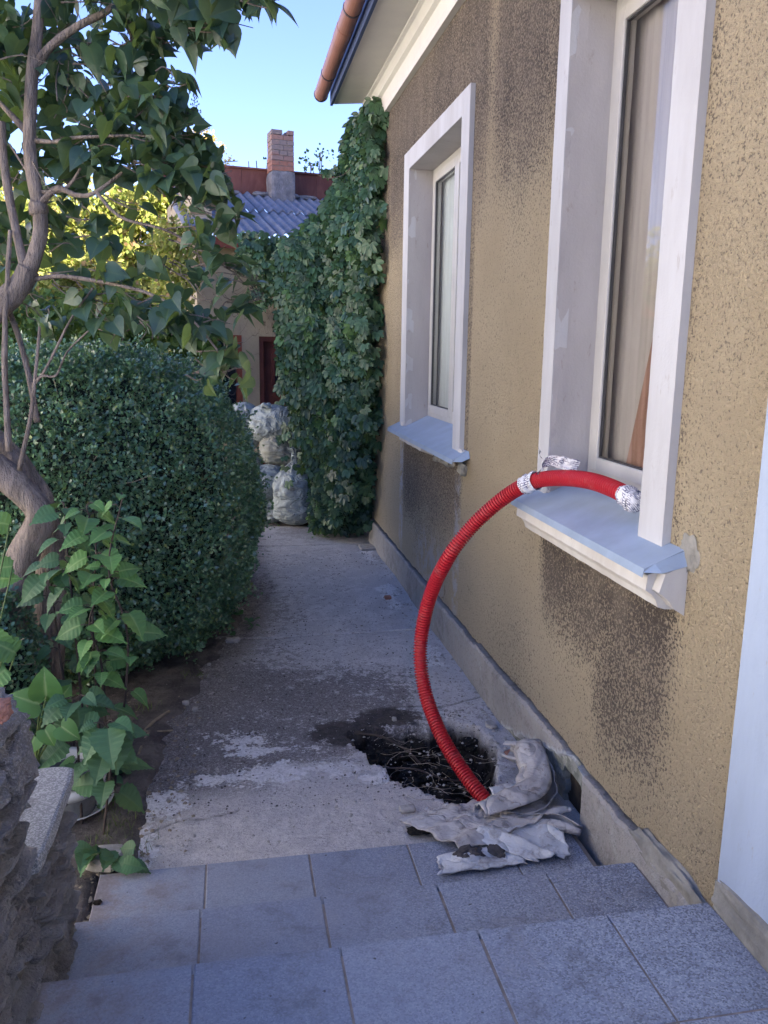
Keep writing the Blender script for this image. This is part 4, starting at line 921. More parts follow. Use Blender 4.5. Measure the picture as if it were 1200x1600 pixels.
# ================================================================ WEEDS IN FRONT
def weed(name, base, stems, label, tn, tpl, mat, size, smat='stem_dark', cat='plant', down=-.35):
    root = empty(name, base, label=label, cat=cat)
    O, D, N, Sc = [], [], [], []
    for P in stems:
        L = smoothline([Vector(p) for p in P], 12); v, f = tube(L, taper(len(L), .006, .003), 6); mk('stem', v, f, smat, root, smooth=True)
        k = 0; m_ = len(L); i = int(m_*.22)
        while i < m_:
            p = L[i]; a = k*2.4+random.uniform(-.4, .4); out = Vector((math.cos(a), math.sin(a)*.8-.25, 0)).normalized()
            pl = size*.35; e = p+out*pl+Vector((0, 0, pl*.35)); v, f = tube([p, (p+e)/2+Vector((0, 0, .01)), e], .0022, 5); mk('leaf_stalk', v, f, smat, root)
            O.append(e[:]); D.append((out.x, out.y-.15, down+random.uniform(-.5, .5))); N.append((out.x*.5+random.uniform(-.5, .5), out.y*.2-.5+random.uniform(-.4, .4), .8)); Sc.append(size*random.uniform(.6, 1.25)*(1-.25*(i/m_ > .9)))
            k += 1; i += max(1, int(m_*random.uniform(.035, .085)))
    leaf_parts(tn, tpl, np.array(O), np.array(D), np.array(N), np.array(Sc), mat, root); return root
random.seed(5)
weed('tall_weed', (-.58, 3.5, 0), [[(-.58, 3.5, 0), at(160, 1050, 3.42), at(140, 970, 3.4), at(172, 900, 3.38)], [(-.56, 3.5, 0), at(200, 1010, 3.42), at(170, 890, 3.42), at(192, 775, 3.42)], [(-.60, 3.5, 0), at(145, 980, 3.45), at(150, 860, 3.5), at(135, 790, 3.5)]],
     'tall leafy green weed with toothed leaves growing in front of the big box bush', 'ovate', OVATE, 'weed_leaf', .105)
weed('tall_weed', (-.68, 3.62, 0), [[(-.68, 3.62, 0), at(115, 960, 3.6), at(105, 860, 3.6), at(100, 785, 3.6)], [(-.72, 3.62, 0), at(85, 960, 3.65), at(80, 880, 3.65)]],
     'tall darker leafy weed between the lilac trunk and the toothed-leaf weed', 'ovate', OVATE, 'weed_dark', .11)
weed('low_weed', (-.62, 3.28, 0), [[(-.66, 3.3, 0), at(120, 1130, 3.25), at(120, 1090, 3.2)], [(-.56, 3.2, 0), at(175, 1165, 3.15), at(165, 1130, 3.1)]],
     'dark broad-leaved weed hanging over the white bucket behind the wall', 'ovate', OVATE, 'weed_dark', .13)
# dock by the wall
dk = empty('dock_plant', (-.83, 3.25, 0), label='bright green dock plant with large smooth leaves just behind the stair wall', cat='plant')
O, D, N, Sc = [], [], [], []
for (px, py, Y, dx, dz, s_) in ((72, 1088, 3.2, .03, .9, .17), (62, 1100, 3.2, -.9, .5, .16), (88, 1100, 3.25, .5, .7, .14), (40, 1110, 3.2, -.8, -.1, .13), (55, 1150, 3.15, -.3, -.6, .11), (95, 1135, 3.1, .6, -.4, .12), (70, 1140, 3.1, .3, -.5, .10)):
    e = at(px, py, Y); P = [Vector((-.80, 3.25, 0)), Vector((-.80, 3.22, e.z*.6)), e]; v, f = tube(smoothline(P, 6), taper(13, .006, .003), 6); mk('leaf_stalk', v, f, 'stem_green', dk, smooth=True)
    O.append(e[:]); D.append((dx, -.25, dz)); N.append((.1, -1, .35)); Sc.append(s_)
leaf_parts('round', ROUND, np.array(O), np.array(D), np.array(N), np.array(Sc)*.72, 'dock_leaf', dk)
dk2 = empty('dock_plant', (-1.02, 3.3, 0), label='leafy plant at the left edge beneath the low box bush', cat='plant')
O, D, N, Sc = [], [], [], []
for (px, py, Y, dx, dz, s_) in ((25, 1020, 3.3, -.6, .5, .13), (10, 1045, 3.3, -.7, -.4, .13), (5, 1015, 3.3, -.2, .8, .12), (20, 885, 3.6, -.9, .0, .11), (15, 820, 3.7, -.5, .2, .12), (-5, 905, 3.6, .9, .1, .1)):
    e = at(px, py, Y); P = [Vector((-1.0, 3.3, 0)), Vector((-.98, 3.3, e.z*.6)), e]; v, f = tube(smoothline(P, 6), taper(13, .006, .003), 6); mk('leaf_stalk', v, f, 'stem_green', dk2, smooth=True)
    O.append(e[:]); D.append((dx, -.25, dz)); N.append((.1, -1, .5)); Sc.append(s_)
leaf_parts('ovate', OVATE, np.array(O), np.array(D), np.array(N), np.array(Sc), 'weed_leaf', dk2)
# small ground cover
def cover(name, pts, r, n, size, mat, tn, tpl, label, cat='plant'):
    O = np.concatenate([np.array([p])+R3(n, 1)*np.array([r, r, .0])+np.array([0, 0, .0]) for p in pts]); k = len(O); O[:, 2] = np.array([p[2] for p in pts]).repeat(n)+rng.random(k)*.05+.02
    az = rng.random(k)*2*PI; root = empty(name, (O[:, 0].mean(), O[:, 1].mean(), 0), label=label, cat=cat)
    leaf_parts(tn, tpl, O, np.stack([np.cos(az), np.sin(az), np.full(k, -.1)], 1), R3(k, .3)+np.array([0, -.3, 1]), rng.uniform(size*.7, size*1.2, k), mat, root)
cover('ground_weed', [atz(150, 1235, .0), atz(175, 1215, .0), atz(140, 1260, .0)], .045, 16, .05, 'weed_dark', 'heart', HEART, 'small round-leaved dark weed spreading on the soil behind the stair wall')
cover('ground_weed', [atz(145, 1350, .03), atz(175, 1360, .03)], .028, 8, .075, 'weed_dark', 'ovate', OVATE, 'low dark green weed against the corner of the bottom step')
cover('ground_weed', [atz(120, 1215, .0), atz(100, 1205, .0)], .05, 10, .07, 'weed_dark', 'ovate', OVATE, 'cluster of dark toothed leaves on the ground just above the coping slab')
cover('ground_weed', [atz(360, 965, .0), atz(380, 985, .0)], .06, 10, .055, 'weed_dark', 'ovate', OVATE, 'small weed at the foot of the big box bush beside the path')
cover('ground_weed', [atz(498, 842, .0)], .06, 22, .04, 'weed_leaf', 'lance', LANCE, 'small bright weed sprouting from the joint near the sacks')
def grass(pts, n, h, r):
    O = np.concatenate([np.array([p])+R3(n)*np.array([r, r, 0]) for p in pts]); k = len(O)
    T = (np.array([(-.03, 0, 0), (.03, 0, 0), (.02, .55, .05), (-.02, .55, .05), (0, 1, .22)]), np.array([(0, 1, 2), (0, 2, 3), (3, 2, 4)]), np.zeros(5))
    leaf_cloud('grass', T, O, R3(k, .35)+np.array([0, 0, 1]), R3(k), rng.uniform(.5, 1.2, k)*h, 'grass', None, label='sparse grass blades in the soil beside the path and by the wall foot', cat='grass')
grass([atz(190, 1290, .0), atz(175, 1305, 0), atz(180, 1270, 0), atz(160, 1320, 0), atz(230, 1110, 0), atz(300, 1060, 0), atz(215, 1330, 0)], 40, .06, .04)

# ================================================================ BUCKET, BASIN, STICKS
def lathe(prof, c, tilt, az, seg=28):
    R = Matrix.Rotation(az, 3, 'Z')@Matrix.Rotation(tilt, 3, 'X'); v = []; k = len(prof)
    for j in range(seg):
        a = 2*PI*j/seg
        for (r, z) in prof: v.append(tuple(Vector(c)+R@Vector((r*math.cos(a), r*math.sin(a), z))))
    f = [(j*k+i, ((j+1) % seg)*k+i, ((j+1) % seg)*k+i+1, j*k+i+1) for j in range(seg) for i in range(k-1)]; return v, f
pb = at(104, 1180, 3.42); pb.z = .02
pail = empty('bucket', pb, label='old bucket with grey body and broken white rim among the weeds', cat='bucket')
v, f = lathe([(.0, .0), (.10, .0), (.105, .005), (.135, .19), (.130, .19), (.10, .01), (0, .01)], pb, .25, .3); mk('bucket_body', v, f, 'pail_grey', pail, smooth=False)
v, f = lathe([(.126, .17), (.150, .17), (.155, .20), (.148, .215), (.124, .21), (.126, .17)], pb, .25, .3); mk('rim', v, f, 'pail', pail, smooth=True)
bb = at(110, 1200, 3.45); bb.z = .02
v, f = lathe([(0, 0), (.13, 0), (.17, .03), (.175, .032), (.172, .036), (.13, .006), (0, .006)], bb, .05, 0); mk('basin', v, f, 'pail', None, smooth=True, label='shallow white basin lying under the bucket in the weeds', cat='basin')
def stick(P, r, label): v, f = tube(smoothline([Vector(p) for p in P], 5), r, 6, .3); mk('stick', v, f, 'stick', None, smooth=True, label=label, cat='stick')
stick([atz(264, 1112, .02), atz(240, 1128, .02), atz(222, 1146, .015)], .009, 'pale stick slanting on the soil, the longest near the path edge')
stick([atz(232, 1146, .02), atz(224, 1160, .015), atz(217, 1180, .01)], .010, 'short thick stick lying below the long slanting stick')
stick([atz(270, 1141, .015), atz(240, 1143, .02), atz(212, 1141, .02)], .005, 'thin twig lying crosswise over the short stick')
stick([atz(188, 1168, .02), atz(160, 1180, .02)], .008, 'short twig beside the basin rim')
stick([atz(208, 1200, .015), atz(190, 1212, .01)], .007, 'small pale twig just right of the round-leaved weed')

# ================================================================ STONES AND RUBBISH ON THE PATH
def chip(name, p, s, label, cat, mat='stone_pale', seed=1, am=.3, bx=4): v, f = rock((p[0], p[1], p[2]+s[2]*.7), s, seed, 3, am, bx); mk(name, v, f, mat, None, label=label, cat=cat)
chip('stone_flake', atz(364, 1003, 0), (.05, .03, .018), 'pale flat stone flake at the left path edge by the box bush', 'stone', seed=2)
chip('stone_chip', atz(290, 1101, 0), (.02, .015, .014), 'pale pebble on the dirt, upper of the two left of the path', 'stone', seed=3)
chip('stone_chip', atz(305, 1111, 0), (.016, .014, .015), 'angular pale pebble right of the other one on the dirt', 'stone', seed=4)
chip('stone_chip', atz(298, 1134, 0), (.014, .012, .008), 'tiny pale stone below the two pebbles on the dirt', 'stone', seed=5)
chip('stone_chip', atz(327, 1040, 0), (.012, .012, .01), 'small white stone near the foot of the big box bush', 'stone', seed=6)
chip('rock', atz(165, 1350, 0), (.075, .06, .035), 'whitish lump of rock at the left corner of the bottom step', 'rock', seed=7)
chip('brick_fragment', atz(606, 935, 0), (.028, .03, .012), 'small brown brick fragment lying flat on the path', 'brick', 'brick_orange', 8, .1, 8)
chip('tile_fragment', atz(574, 857, 0), (.085, .12, .012), 'broken pale tile lying near the house corner', 'tile', 'stone_pale', 9, .15, 6)
chip('stone_chip', atz(616, 1126, 0), (.012, .012, .012), 'small white stone just above the hole in the path', 'stone', seed=10)
chip('brick_fragment', atz(799, 1182, .01), (.03, .035, .018), 'red brick shard beside the wall above the torn sack', 'brick', 'brick_orange', 11, .35, 3)
chip('plaster_chip', atz(636, 1266, .0), (.035, .025, .01), 'pale plaster flake at the lower edge of the hole', 'plaster', 'stone_pale', 12, .15, 6)
chip('plaster_chip', atz(768, 1135, .0), (.03, .04, .012), 'crumbled plaster by the plinth above the brick shard', 'plaster', 'stone_pale', 13, .4, 3)
chip('dirt_clod', atz(152, 1412, .18) if False else atz(152, 1412, .022), (.016, .010, .008), 'black clod of dirt on the left end of the bottom step', 'dirt', 'clod', 14, .4, 2.5)
v, f = rock((0, 0, 0), (.085, .065, .008), 3, 3, .06, 12)
R = Matrix.Rotation(.25, 3, 'Z')@Matrix.Rotation(.55, 3, 'X'); c0 = atz(800, 1245, .09)
v = [tuple(c0+R@Vector(p)) for p in v]; mk('broken_slab', v, f, 'rag_light', None, label='white broken slab leaning beside the hose end at the hole', cat='slab')
# loose grit
def grit(name, n, xr, yr, smin, smax, mat, label):
    T = np.array([(1, 0, 0), (0, 1, 0), (-1, .1, 0), (0, -1, 0), (.1, 0, .8)])*.5; F = np.array([(0, 1, 4), (1, 2, 4), (2, 3, 4), (3, 0, 4)])
    O = np.stack([rng.uniform(*xr, n), yr[0]+(yr[1]-yr[0])*rng.random(n)**1.4, np.full(n, .002)], 1)
    D = R3(n)*np.array([1, 1, .15]); leaf_cloud(name, (T, F, np.ones(5)), O, D, R3(n, .2)+np.array([0, 0, 1]), smin+(smax-smin)*rng.random(n)**4, mat, None, label=label, cat='grit')
grit('grit', 2600, (-.42, 1.38), (3.05, 8), .004, .024, 'stone_pale', 'pale grit and crumbs scattered over the path')
grit('dirt_crumbs', 4200, (-.45, 1.3), (3.3, 8), .003, .017, 'crumb', 'dark dirt crumbs scattered over the path')
grit('wall_rubble', 700, (1.22, 1.41), (3.4, 8.2), .006, .035, 'stone_pale', 'pale crumbled mortar lying along the foot of the house wall')
grit('garden_debris', 1500, (-1.0, -.2), (2.6, 5.2), .005, .03, 'stick', 'dry debris scattered on the garden soil')
# clods and fibres in the hole
cl = empty('hole_rubble', (.95, 3.6, -.1), label='dark matted earth and pale root fibres in the hole under the red hose', cat='rubble')
random.seed(9)
for k in range(80):
    x_, y_ = random.uniform(.6, 1.26), random.uniform(3.22, 3.98)
    if not inpoly(x_, y_, PITP): continue
    if y_ > 3.6 and x_ < .8: x_ -= random.uniform(0, .15)
    s_ = random.uniform(.02, .06); v, f = rock((x_, y_, -.12+random.uniform(0, .05)), (s_, s_*.8, s_*.6), k, 5, .55, 2.2); mk('clod', v, f, 'clod', cl)
fb = MB()
for k in range(48):
    x_, y_ = random.uniform(.66, 1.2), random.uniform(3.3, 3.95); a = random.uniform(0, 2*PI); l = random.uniform(.08, .26); P = [Vector((x_, y_, random.uniform(-.06, .01)))]
    for i in range(5): a += random.uniform(-.7, .7); P.append(P[-1]+Vector((math.cos(a), math.sin(a), random.uniform(-.25, .3)))*l/5)
    v, f = tube(smoothline(P, 3), .0011, 3, cap=False); fb.add(v, f)
fb.build('root_fibres', 'fibre', cl, kind='stuff')
cb = MB()
for (P, r) in (([(.60, 3.95, .01), (.72, 3.88, .02), (.84, 3.80, -.02), (.90, 3.68, -.05)], .006), ([(.70, 3.62, -.02), (.84, 3.55, .0), (.98, 3.5, -.04), (1.1, 3.5, -.06)], .005)):
    v, f = tube(smoothline(P, 6), r, 6); cb.add(v, f)
cb.build('root', 'stem_dark', cl)

# ================================================================ TORN SACK ON THE STEP
ts = empty('torn_sack', (1.1, 2.95, .0), label='torn dusty white sacking crumpled over the bottom step beside the hose', cat='sack')
def sheet(C4, nu, nv, hfun, mat, name, rag=.03, th=.004):
    a, b, c, d = [Vector(q) for q in C4]; v = []
    for j in range(nv+1):
        for i in range(nu+1):
            s, t = i/nu, j/nv
            es, et = s, t
            es = s+rag*mnoise.noise(Vector((t*7, 3, a.x*9)))*(1-2*abs(s-.5) < .12); et = t+rag*2*mnoise.noise(Vector((s*7, 8, a.y*9)))*(1-2*abs(t-.5) < .12)
            p = (a*(1-es)+b*es)*(1-et)+(d*(1-es)+c*es)*et; v.append((p.x, p.y, p.z+hfun(s, t, p)))
    f = [(j*(nu+1)+i, j*(nu+1)+i+1, (j+1)*(nu+1)+i+1, (j+1)*(nu+1)+i) for j in range(nv) for i in range(nu)]
    o = mk(name, v, f, mat, ts, smooth=True); mo = o.modifiers.new('thick', 'SOLIDIFY'); mo.thickness = th; return o
nz3 = lambda p, s, k=0: mnoise.noise(Vector((p.x*s, p.y*s, k)))
sheet([(.66, 3.08, .012), (1.16, 3.20, .03), (1.40, 2.96, .05), (.86, 2.80, .03)], 40, 26, lambda s, t, p: .02+.016*nz3(p, 16)+.009*nz3(p, 40, 2)+.025*math.sin(t*9+s*3)**2*t, 'rag', 'base_sheet')
sheet([(.90, 2.90, .045), (1.30, 2.92, .05), (1.28, 2.71, .035), (1.12, 2.70, .03)], 34, 20, lambda s, t, p: .012+.011*nz3(p, 14, 4)+.02*max(0, math.sin(s*10-t*4))**3, 'rag_light', 'lower_flap', .05)
sheet([(.76, 2.80, .03), (1.06, 2.84, .03), (1.10, 2.70, .028), (.74, 2.69, .028)], 34, 18, lambda s, t, p: .008+.006*nz3(p, 22, 6)+.03*math.exp(-(((s-.38)/.17)**2+((t-.45)/.4)**2)), 'rag_light', 'crust_flap', .06)
v, f = rock((.88, 2.775, .055), (.05, .035, .022), 12, 7, .5, 2.3); mk('cement_crust', v, f, 'crumb', ts)
v, f = rock((1.0, 2.79, .045), (.03, .045, .010), 17, 6, .4, 2.5); mk('cement_crust', v, f, 'crumb', ts)
v, f = rock((.745, 3.02, .02), (.055, .03, .014), 19, 6, .4, 2.5); mk('cement_crust', v, f, 'clod', ts)
# rolled fold
def roll(P, R, mat, name, sq=.6, open_=0, seg=22, a0=0):
    L = smoothline([Vector(p) for p in P], 9); n = len(L); v = []; Rr = smoothline([Vector((r, 0, 0)) for r in R], 9)
    for i, p in enumerate(L):
        t_ = (L[min(i+1, n-1)]-L[max(i-1, 0)]).normalized(); sd = t_.cross(Vector((0, 0, 1))).normalized(); up = sd.cross(t_)
        for k in range(seg+1):
            a = a0+(2*PI-open_)*k/seg; r = Rr[min(i, len(Rr)-1)].x; q = p+sd*math.cos(a)*r+up*math.sin(a)*r*sq
            nn = mnoise.noise(q*14)*.18+mnoise.noise(Vector((a*2.5, i*.03, 4)))*.16+mnoise.noise(q*38)*.07; q = p+(q-p)*(1+nn); v.append(q[:])
    f = [(i*(seg+1)+k, i*(seg+1)+k+1, (i+1)*(seg+1)+k+1, (i+1)*(seg+1)+k) for i in range(n-1) for k in range(seg)]
    o = mk(name, v, f, mat, ts, smooth=True); mo = o.modifiers.new('thick', 'SOLIDIFY'); mo.thickness = .004; return o
roll([(1.08, 2.99, .07), (1.18, 2.95, .06), (1.30, 2.90, .07), (1.38, 2.84, .06)], [.030, .036, .042, .022], 'rag', 'rolled_fold', .6, .8, 22, 1.9)
roll([(1.00, 3.00, .07), (1.13, 3.03, .08), (1.25, 3.08, .09), (1.32, 3.20, .12), (1.335, 3.36, .17)], [.055, .08, .085, .08, .07], 'rag', 'curled_tube', .8, .5, 26, .6)
roll([(1.25, 3.42, .14), (1.30, 3.36, .15), (1.37, 3.30, .16)], [.04, .05, .03], 'rag', 'curled_tube', .9, 1.2, 22, 1.0)

# ================================================================ FILLED SACKS
def sack(c, h, w_, d_, tilt, az, label, mat='sack', neck=True, seed=0, squash=1):
    root = empty('filled_sack', c, label=label, cat='sack', group='filled sacks piled by the creeper'); nu, nt_ = 72, 46
    R = Matrix.Rotation(az, 3, 'Z')@Matrix.Rotation(tilt, 3, 'X'); v = []
    for j in range(nt_+1):
        t = j/nt_
        if neck:
            body = min(1, (t/.12))**.5*(1.0 if t < .5 else max(.0, math.cos((t-.5)/.36*PI/2)))if t < .86 else 0; r = max(.16 if t < .93 else .16+(t-.93)*2.6, body)
            if t < .02: r = t/.02*.35
        else:
            r = max(0, 1-abs(2*t-1)**3.2)**.5
        pl = (max(0, t-.35)/.5)**1.3*.20 if neck else (abs(2*t-1)**3)*.16
        for i in range(nu):
            a = 2*PI*i/nu
            k = 1+pl*(math.sin(a*9+seed)+.6*math.sin(a*15+seed*2+t*3))*.5+.10*mnoise.noise(Vector((math.cos(a)*1.3, math.sin(a)*1.3, t*2+seed*3)))+.035*mnoise.noise(Vector((math.cos(a)*4, math.sin(a)*4, t*11+seed)))+.05*(1-abs(mnoise.noise(Vector((math.cos(a)*1.6, math.sin(a)*1.6, t*7+seed*2))))*3)+.03*(1-abs(mnoise.noise(Vector((math.cos(a)*3.2+5, math.sin(a)*3.2, t*5+seed*2))))*4)
            q = Vector((math.cos(a)*r*w_/2*k, math.sin(a)*r*d_/2*k, t*h)); 
            if not neck: q.z -= h/2
            q = R@q; q.z *= squash; p = Vector(c)+q; v.append(p[:])
    zmin = min(p[2] for p in v); v = [(p[0], p[1], p[2]) for p in v]
    f = [(j*nu+i, j*nu+(i+1) % nu, (j+1)*nu+(i+1) % nu, (j+1)*nu+i) for j in range(nt_) for i in range(nu)]+[tuple(range(nu))[::-1]]
    mk('sack_body', v, f, mat, root, smooth=True)
    return root
def knot(root, p, r):
    P = [Vector(p)+Vector((r*math.cos(a), r*.6*math.sin(a), r*.35*math.sin(2*a))) for a in np.linspace(0, 5.6, 12)]; L = smoothline(P, 4); v, f = tube(L, r*.42, 8, .5); mk('knot', v, f, 'sack', root, smooth=True)
s1 = sack((.70, 9.2, 0), .90, .50, .40, 0, 0, 'tied grey-white sack standing upright in front of the pile', seed=1); knot(s1, (.72, 9.18, .79), .05)
sack((.44, 9.5, .13), .55, .36, .42, 0, 0, 'pale blue sack at the bottom of the pile against the box bush', neck=False, seed=2, squash=.55)
sack((.40, 9.52, .46), .62, .52, .44, PI/2, .5+PI/2, 'light blue lying sack in the middle of the pile behind the tied one', neck=False, seed=3, squash=.85)
s4 = sack((.62, 9.62, .84), .62, .34, .42, PI/2, PI/2+.1, 'beige lying sack resting on top of the middle sack', 'sack_beige', neck=False, seed=4, squash=.95)
s5 = sack((.50, 9.68, 1.12), .64, .42, .44, PI/2, PI/2-.25, 'plump bluish sack on the very top of the pile', neck=False, seed=5); knot(s5, (.40, 9.55, 1.34), .045)
sack((.14, 9.85, 1.06), .62, .40, .36, .15, .4, 'crumpled silver sack at the back left, half hidden by the box bush', neck=False, seed=6)
sack((.16, 9.85, .40), .74, .44, .40, .0, .4, 'sack beneath the silver one, almost hidden behind the box bush', neck=False, seed=7)
sack((.90, 9.75, .52), .95, .42, .36, .0, .2, 'sack at the back right of the pile, tucked under the creeper', neck=False, seed=8)

# ================================================================ SHED
SR = math.radians(10); shed = empty('shed', (.38, 11, 0), SR, label='rendered shed with corrugated grey roof and rusty red parapet behind the sacks', cat='shed')
def sl_(name, a, mat, parent=shed, **kw): return mk(name, boxv(*a), BF, mat, parent, local=True, **kw)
w_ = MB(); DX0, DX1, DZ = 0, .9, 2.14; WX0, WX1, WZ0, WZ1 = -.66, -.23, 1.05, 2.15; SX = -.78
for a in ((SX, WX0, 0, .25, 0, 3.3), (WX0, WX1, 0, .25, 0, WZ0), (WX0, WX1, 0, .25, WZ1, 3.3), (WX1, DX0, 0, .25, 0, 3.3), (DX0, DX1, 0, .25, DZ, 3.3), (DX1, 4, 0, .25, 0, 3.3), (SX, SX+.25, .25, 3, 0, 4.1), (3.75, 4, .25, 3, 0, 4.1)): w_.box(*a)
mk('wall', w_.v, w_.f, 'shed_wall', shed, local=True)
door = sl_('door', (DX0+.06, DX1-.06, .10, .14, 0, DZ-.06), 'door_red')
fr_ = MB().box(DX0, DX0+.06, .02, .16, 0, DZ).box(DX1-.06, DX1, .02, .16, 0, DZ).box(DX0+.06, DX1-.06, .02, .16, DZ-.06, DZ); mk('door_frame', fr_.v, fr_.f, 'door_red', shed, local=True)
sl_('pane', (.22, .70, .088, .098, 1.40, 1.88), 'dark_glass', door)
b_ = MB().box(.18, .22, .075, .099, 1.36, 1.92).box(.70, .74, .075, .099, 1.36, 1.92).box(.22, .70, .075, .099, 1.88, 1.92).box(.22, .70, .075, .099, 1.36, 1.40); mk('glazing_bead', b_.v, b_.f, 'door_red', door, local=True)
sl_('door_panel', (.18, .74, .085, .099, .2, 1.22), 'door_red', door)
win = mk('window', *(lambda b: (b.v, b.f))(MB().box(WX0, WX0+.07, -.01, .12, WZ0, WZ1).box(WX1-.07, WX1, -.01, .12, WZ0, WZ1).box(WX0+.07, WX1-.07, -.01, .12, WZ0, WZ0+.07).box(WX0+.07, WX1-.07, -.01, .12, WZ1-.07, WZ1)), 'frame_red', shed, local=True)
sl_('pane', (WX0+.07, WX1-.07, .08, .09, WZ0+.07, WZ1-.07), 'dark_glass', win)
for k in range(4):
    zc = WZ0+.2+k*.22
    for i in range(2):
        P = [Vector((WX0+.14+i*.155+.06*math.cos(a), .03, zc+.09*math.sin(a))) for a in np.linspace(0, 2*PI, 13)]; v, f = tube(P, .007, 5); mk('grille', v, f, 'gutter_dark', win, local=True)
# roof sheets
def rsheet(x0, x1, s0, s1, dz):
    EY, EZ, RY, RZ = -.32, 3.36, 2.05, 4.22; nx = int((x1-x0)/.0163); v = []
    for (s, o) in ((s0, 0), ((s0+s1)/2, 0), (s1, 0)):
        for i in range(nx+1):
            x = x0+(x1-x0)*i/nx; v.append((x, EY+(RY-EY)*s, EZ+(RZ-EZ)*s+.024*math.sin(2*PI*x/.131)+dz+(.012 if s == s0 else 0)))
    for (s, o) in ((s0, 0), ((s0+s1)/2, 0), (s1, 0)):
        for i in range(nx+1):
            x = x0+(x1-x0)*i/nx; v.append((x, EY+(RY-EY)*s, EZ+(RZ-EZ)*s+.024*math.sin(2*PI*x/.131)+dz-.008))
    m_ = nx+1; f = [(j*m_+i, j*m_+i+1, (j+1)*m_+i+1, (j+1)*m_+i) for j in (0, 1) for i in range(nx)]+[((j+3)*m_+i, (j+4)*m_+i, (j+4)*m_+i+1, (j+3)*m_+i+1) for j in (0, 1) for i in range(nx)]
    f += [(i, 3*m_+i, 3*m_+i+1, i+1) for i in range(nx)]
    mk('roof_sheet', v, f, 'asbestos', shed, local=True, smooth=False)
for i in range(5):
    x0 = SX-.15+i*1.115; rsheet(x0, x0+1.179, .0, .56, .014+.009*(i % 2)); rsheet(x0, x0+1.179, .52, 1.0, .034+.009*(i % 2))
sl_('eave_board', (SX-.1, 4.1, -.22, -.19, 3.20, 3.33), 'frame_red'); sl_('eave_soffit', (SX-.1, 4.1, -.19, 0, 3.27, 3.30), 'stick')
for i in range(4):
    x0 = SX-.15+i*1.15; sl_('parapet_sheet', (x0, x0+1.145, 2.06+.004*(i % 2), 2.09, 4.12, 4.60), 'rust'); sl_('parapet_cap', (x0, x0+1.145, 2.03, 2.12, 4.60, 4.625), 'rust')
# debris on the roof
random.seed(3)
for k in range(12):
    x = random.uniform(-.6, 1.6); v, f = rock((x, 1.98-.1*random.random(), 4.24), (random.uniform(.04, .12), .05, .03), k, 3, .4, 3); mk('mortar_lump', v, f, 'grey_plaster', shed, local=True)
# chimney
CX0, CX1, CY0, CY1 = .60, .93, 1.72, 2.04
ch = sl_('chimney', (CX0+.015, CX1-.015, CY0+.015, CY1-.0, 3.9, 4.98), 'grey_plaster')
v, f = rock(((CX0+CX1)/2, (CY0+CY1)/2, 4.30), (.185, .175, .255), 5, 8, .05, 12); mk('plaster_base', v, f, 'grey_plaster', ch, local=True)
z = 4.555; r = 0
while z < 5.06:
    o_ = (r % 2)*.11
    if r == 7: ex = [(CX0, CX0+.16), (CX1-.09, CX1)]
    else: ex = [(CX0, CX0+.105), (CX0+.112, CX0+.225), (CX0+.232, CX1)] if r % 2 else [(CX0, CX0+.17), (CX0+.177, CX1)]
    for (a, b) in ex:
        j = random.uniform(-.008, .008); sl_('brick', (a, b, CY0+j, CY0+.11+j, z, z+.062), 'old_brick', ch)
    for (a, b) in ((CY0+.125, CY1),):
        j = random.uniform(-.006, .006); sl_('brick', (CX0+j, CX0+.11+j, a, b, z, z+.062), 'old_brick', ch); sl_('brick', (CX1-.11+j, CX1+j, a, b, z, z+.062), 'old_brick', ch)
    z += .071; r += 1

# ================================================================ TREES BEYOND
def tree(name, base, blobs, nl, ls, mat, label, trunk=.08, tpl=BOXL, bran=10):
    root = empty(name, base, label=label, cat='tree'); B = Vector(base)
    top = Vector(blobs[0][0]); v, f = tube(smoothline([B, (B+top)/2+Vector((.15, 0, 0)), top], 8), taper(17, trunk, trunk*.3), 8, .2); mk('trunk', v, f, 'bark', root, smooth=True)
    O = []
    for (c, r, wgt) in blobs:
        n = int(nl*wgt); d = unit(R3(n)); rr = rng.random(n)**.4; o = d*rr[:, None]*np.array(r)
        lum = np.array([mnoise.noise(Vector(q)*2.2+Vector(c)) for q in o]); o = o[lum > -.16]; O.append(o+np.array(c))
        for k in range(2):
            e = Vector(c)+Vector(R3(1, .3)[0]*np.array(r)); s_ = B.lerp(Vector(c), .55); v, f = tube(smoothline([s_, (s_+e)/2+Vector(R3(1, .08)[0]), e], 5), taper(11, trunk*.35, .008), 5); mk('limb', v, f, 'bark', root)
    O = np.concatenate(O); n = len(O); leaf_cloud('crown', tpl, O, R3(n)+np.array([0, 0, -.3]), R3(n), rng.uniform(ls*.6, ls*1.4, n), mat, root); return root
tree('garden_tree', (-1.9, 17, 0), [((-1.6, 17, 3.9), (.9, .8, .9), 1.2), ((-2.5, 17, 4.2), (.9, .8, .9), 1), ((-.95, 16.6, 3.5), (.6, .7, .9), 1.2), ((-1.9, 16.4, 3.0), (1.0, .7, .8), 1.4), ((-2.9, 16.4, 2.9), (1.0, .7, .8), 1.4), ((-1.2, 16.4, 2.5), (.9, .6, .6), 1.2), ((-1.5, 17, 4.7), (.8, .6, .5), 1.0), ((-3.2, 17, 3.8), (1, .8, 1), 1.2), ((-.7, 16.8, 4.2), (.4, .5, .6), .6)], 6200, .105, 'sun_leaf', 'yellow-green sunlit garden tree seen through the lilac leaves', .08)
tree('garden_tree', (-5.0, 18, 0), [((-4.3, 18, 4.2), (1.2, 1, 1.4), 1.3), ((-3.6, 17.6, 3.1), (1.2, .9, 1.1), 1.3), ((-5.6, 18, 3.6), (1.4, .9, 1.4), 1.2)], 4200, .11, 'sun_leaf', 'sunlit yellow tree further back at the far left', .1)
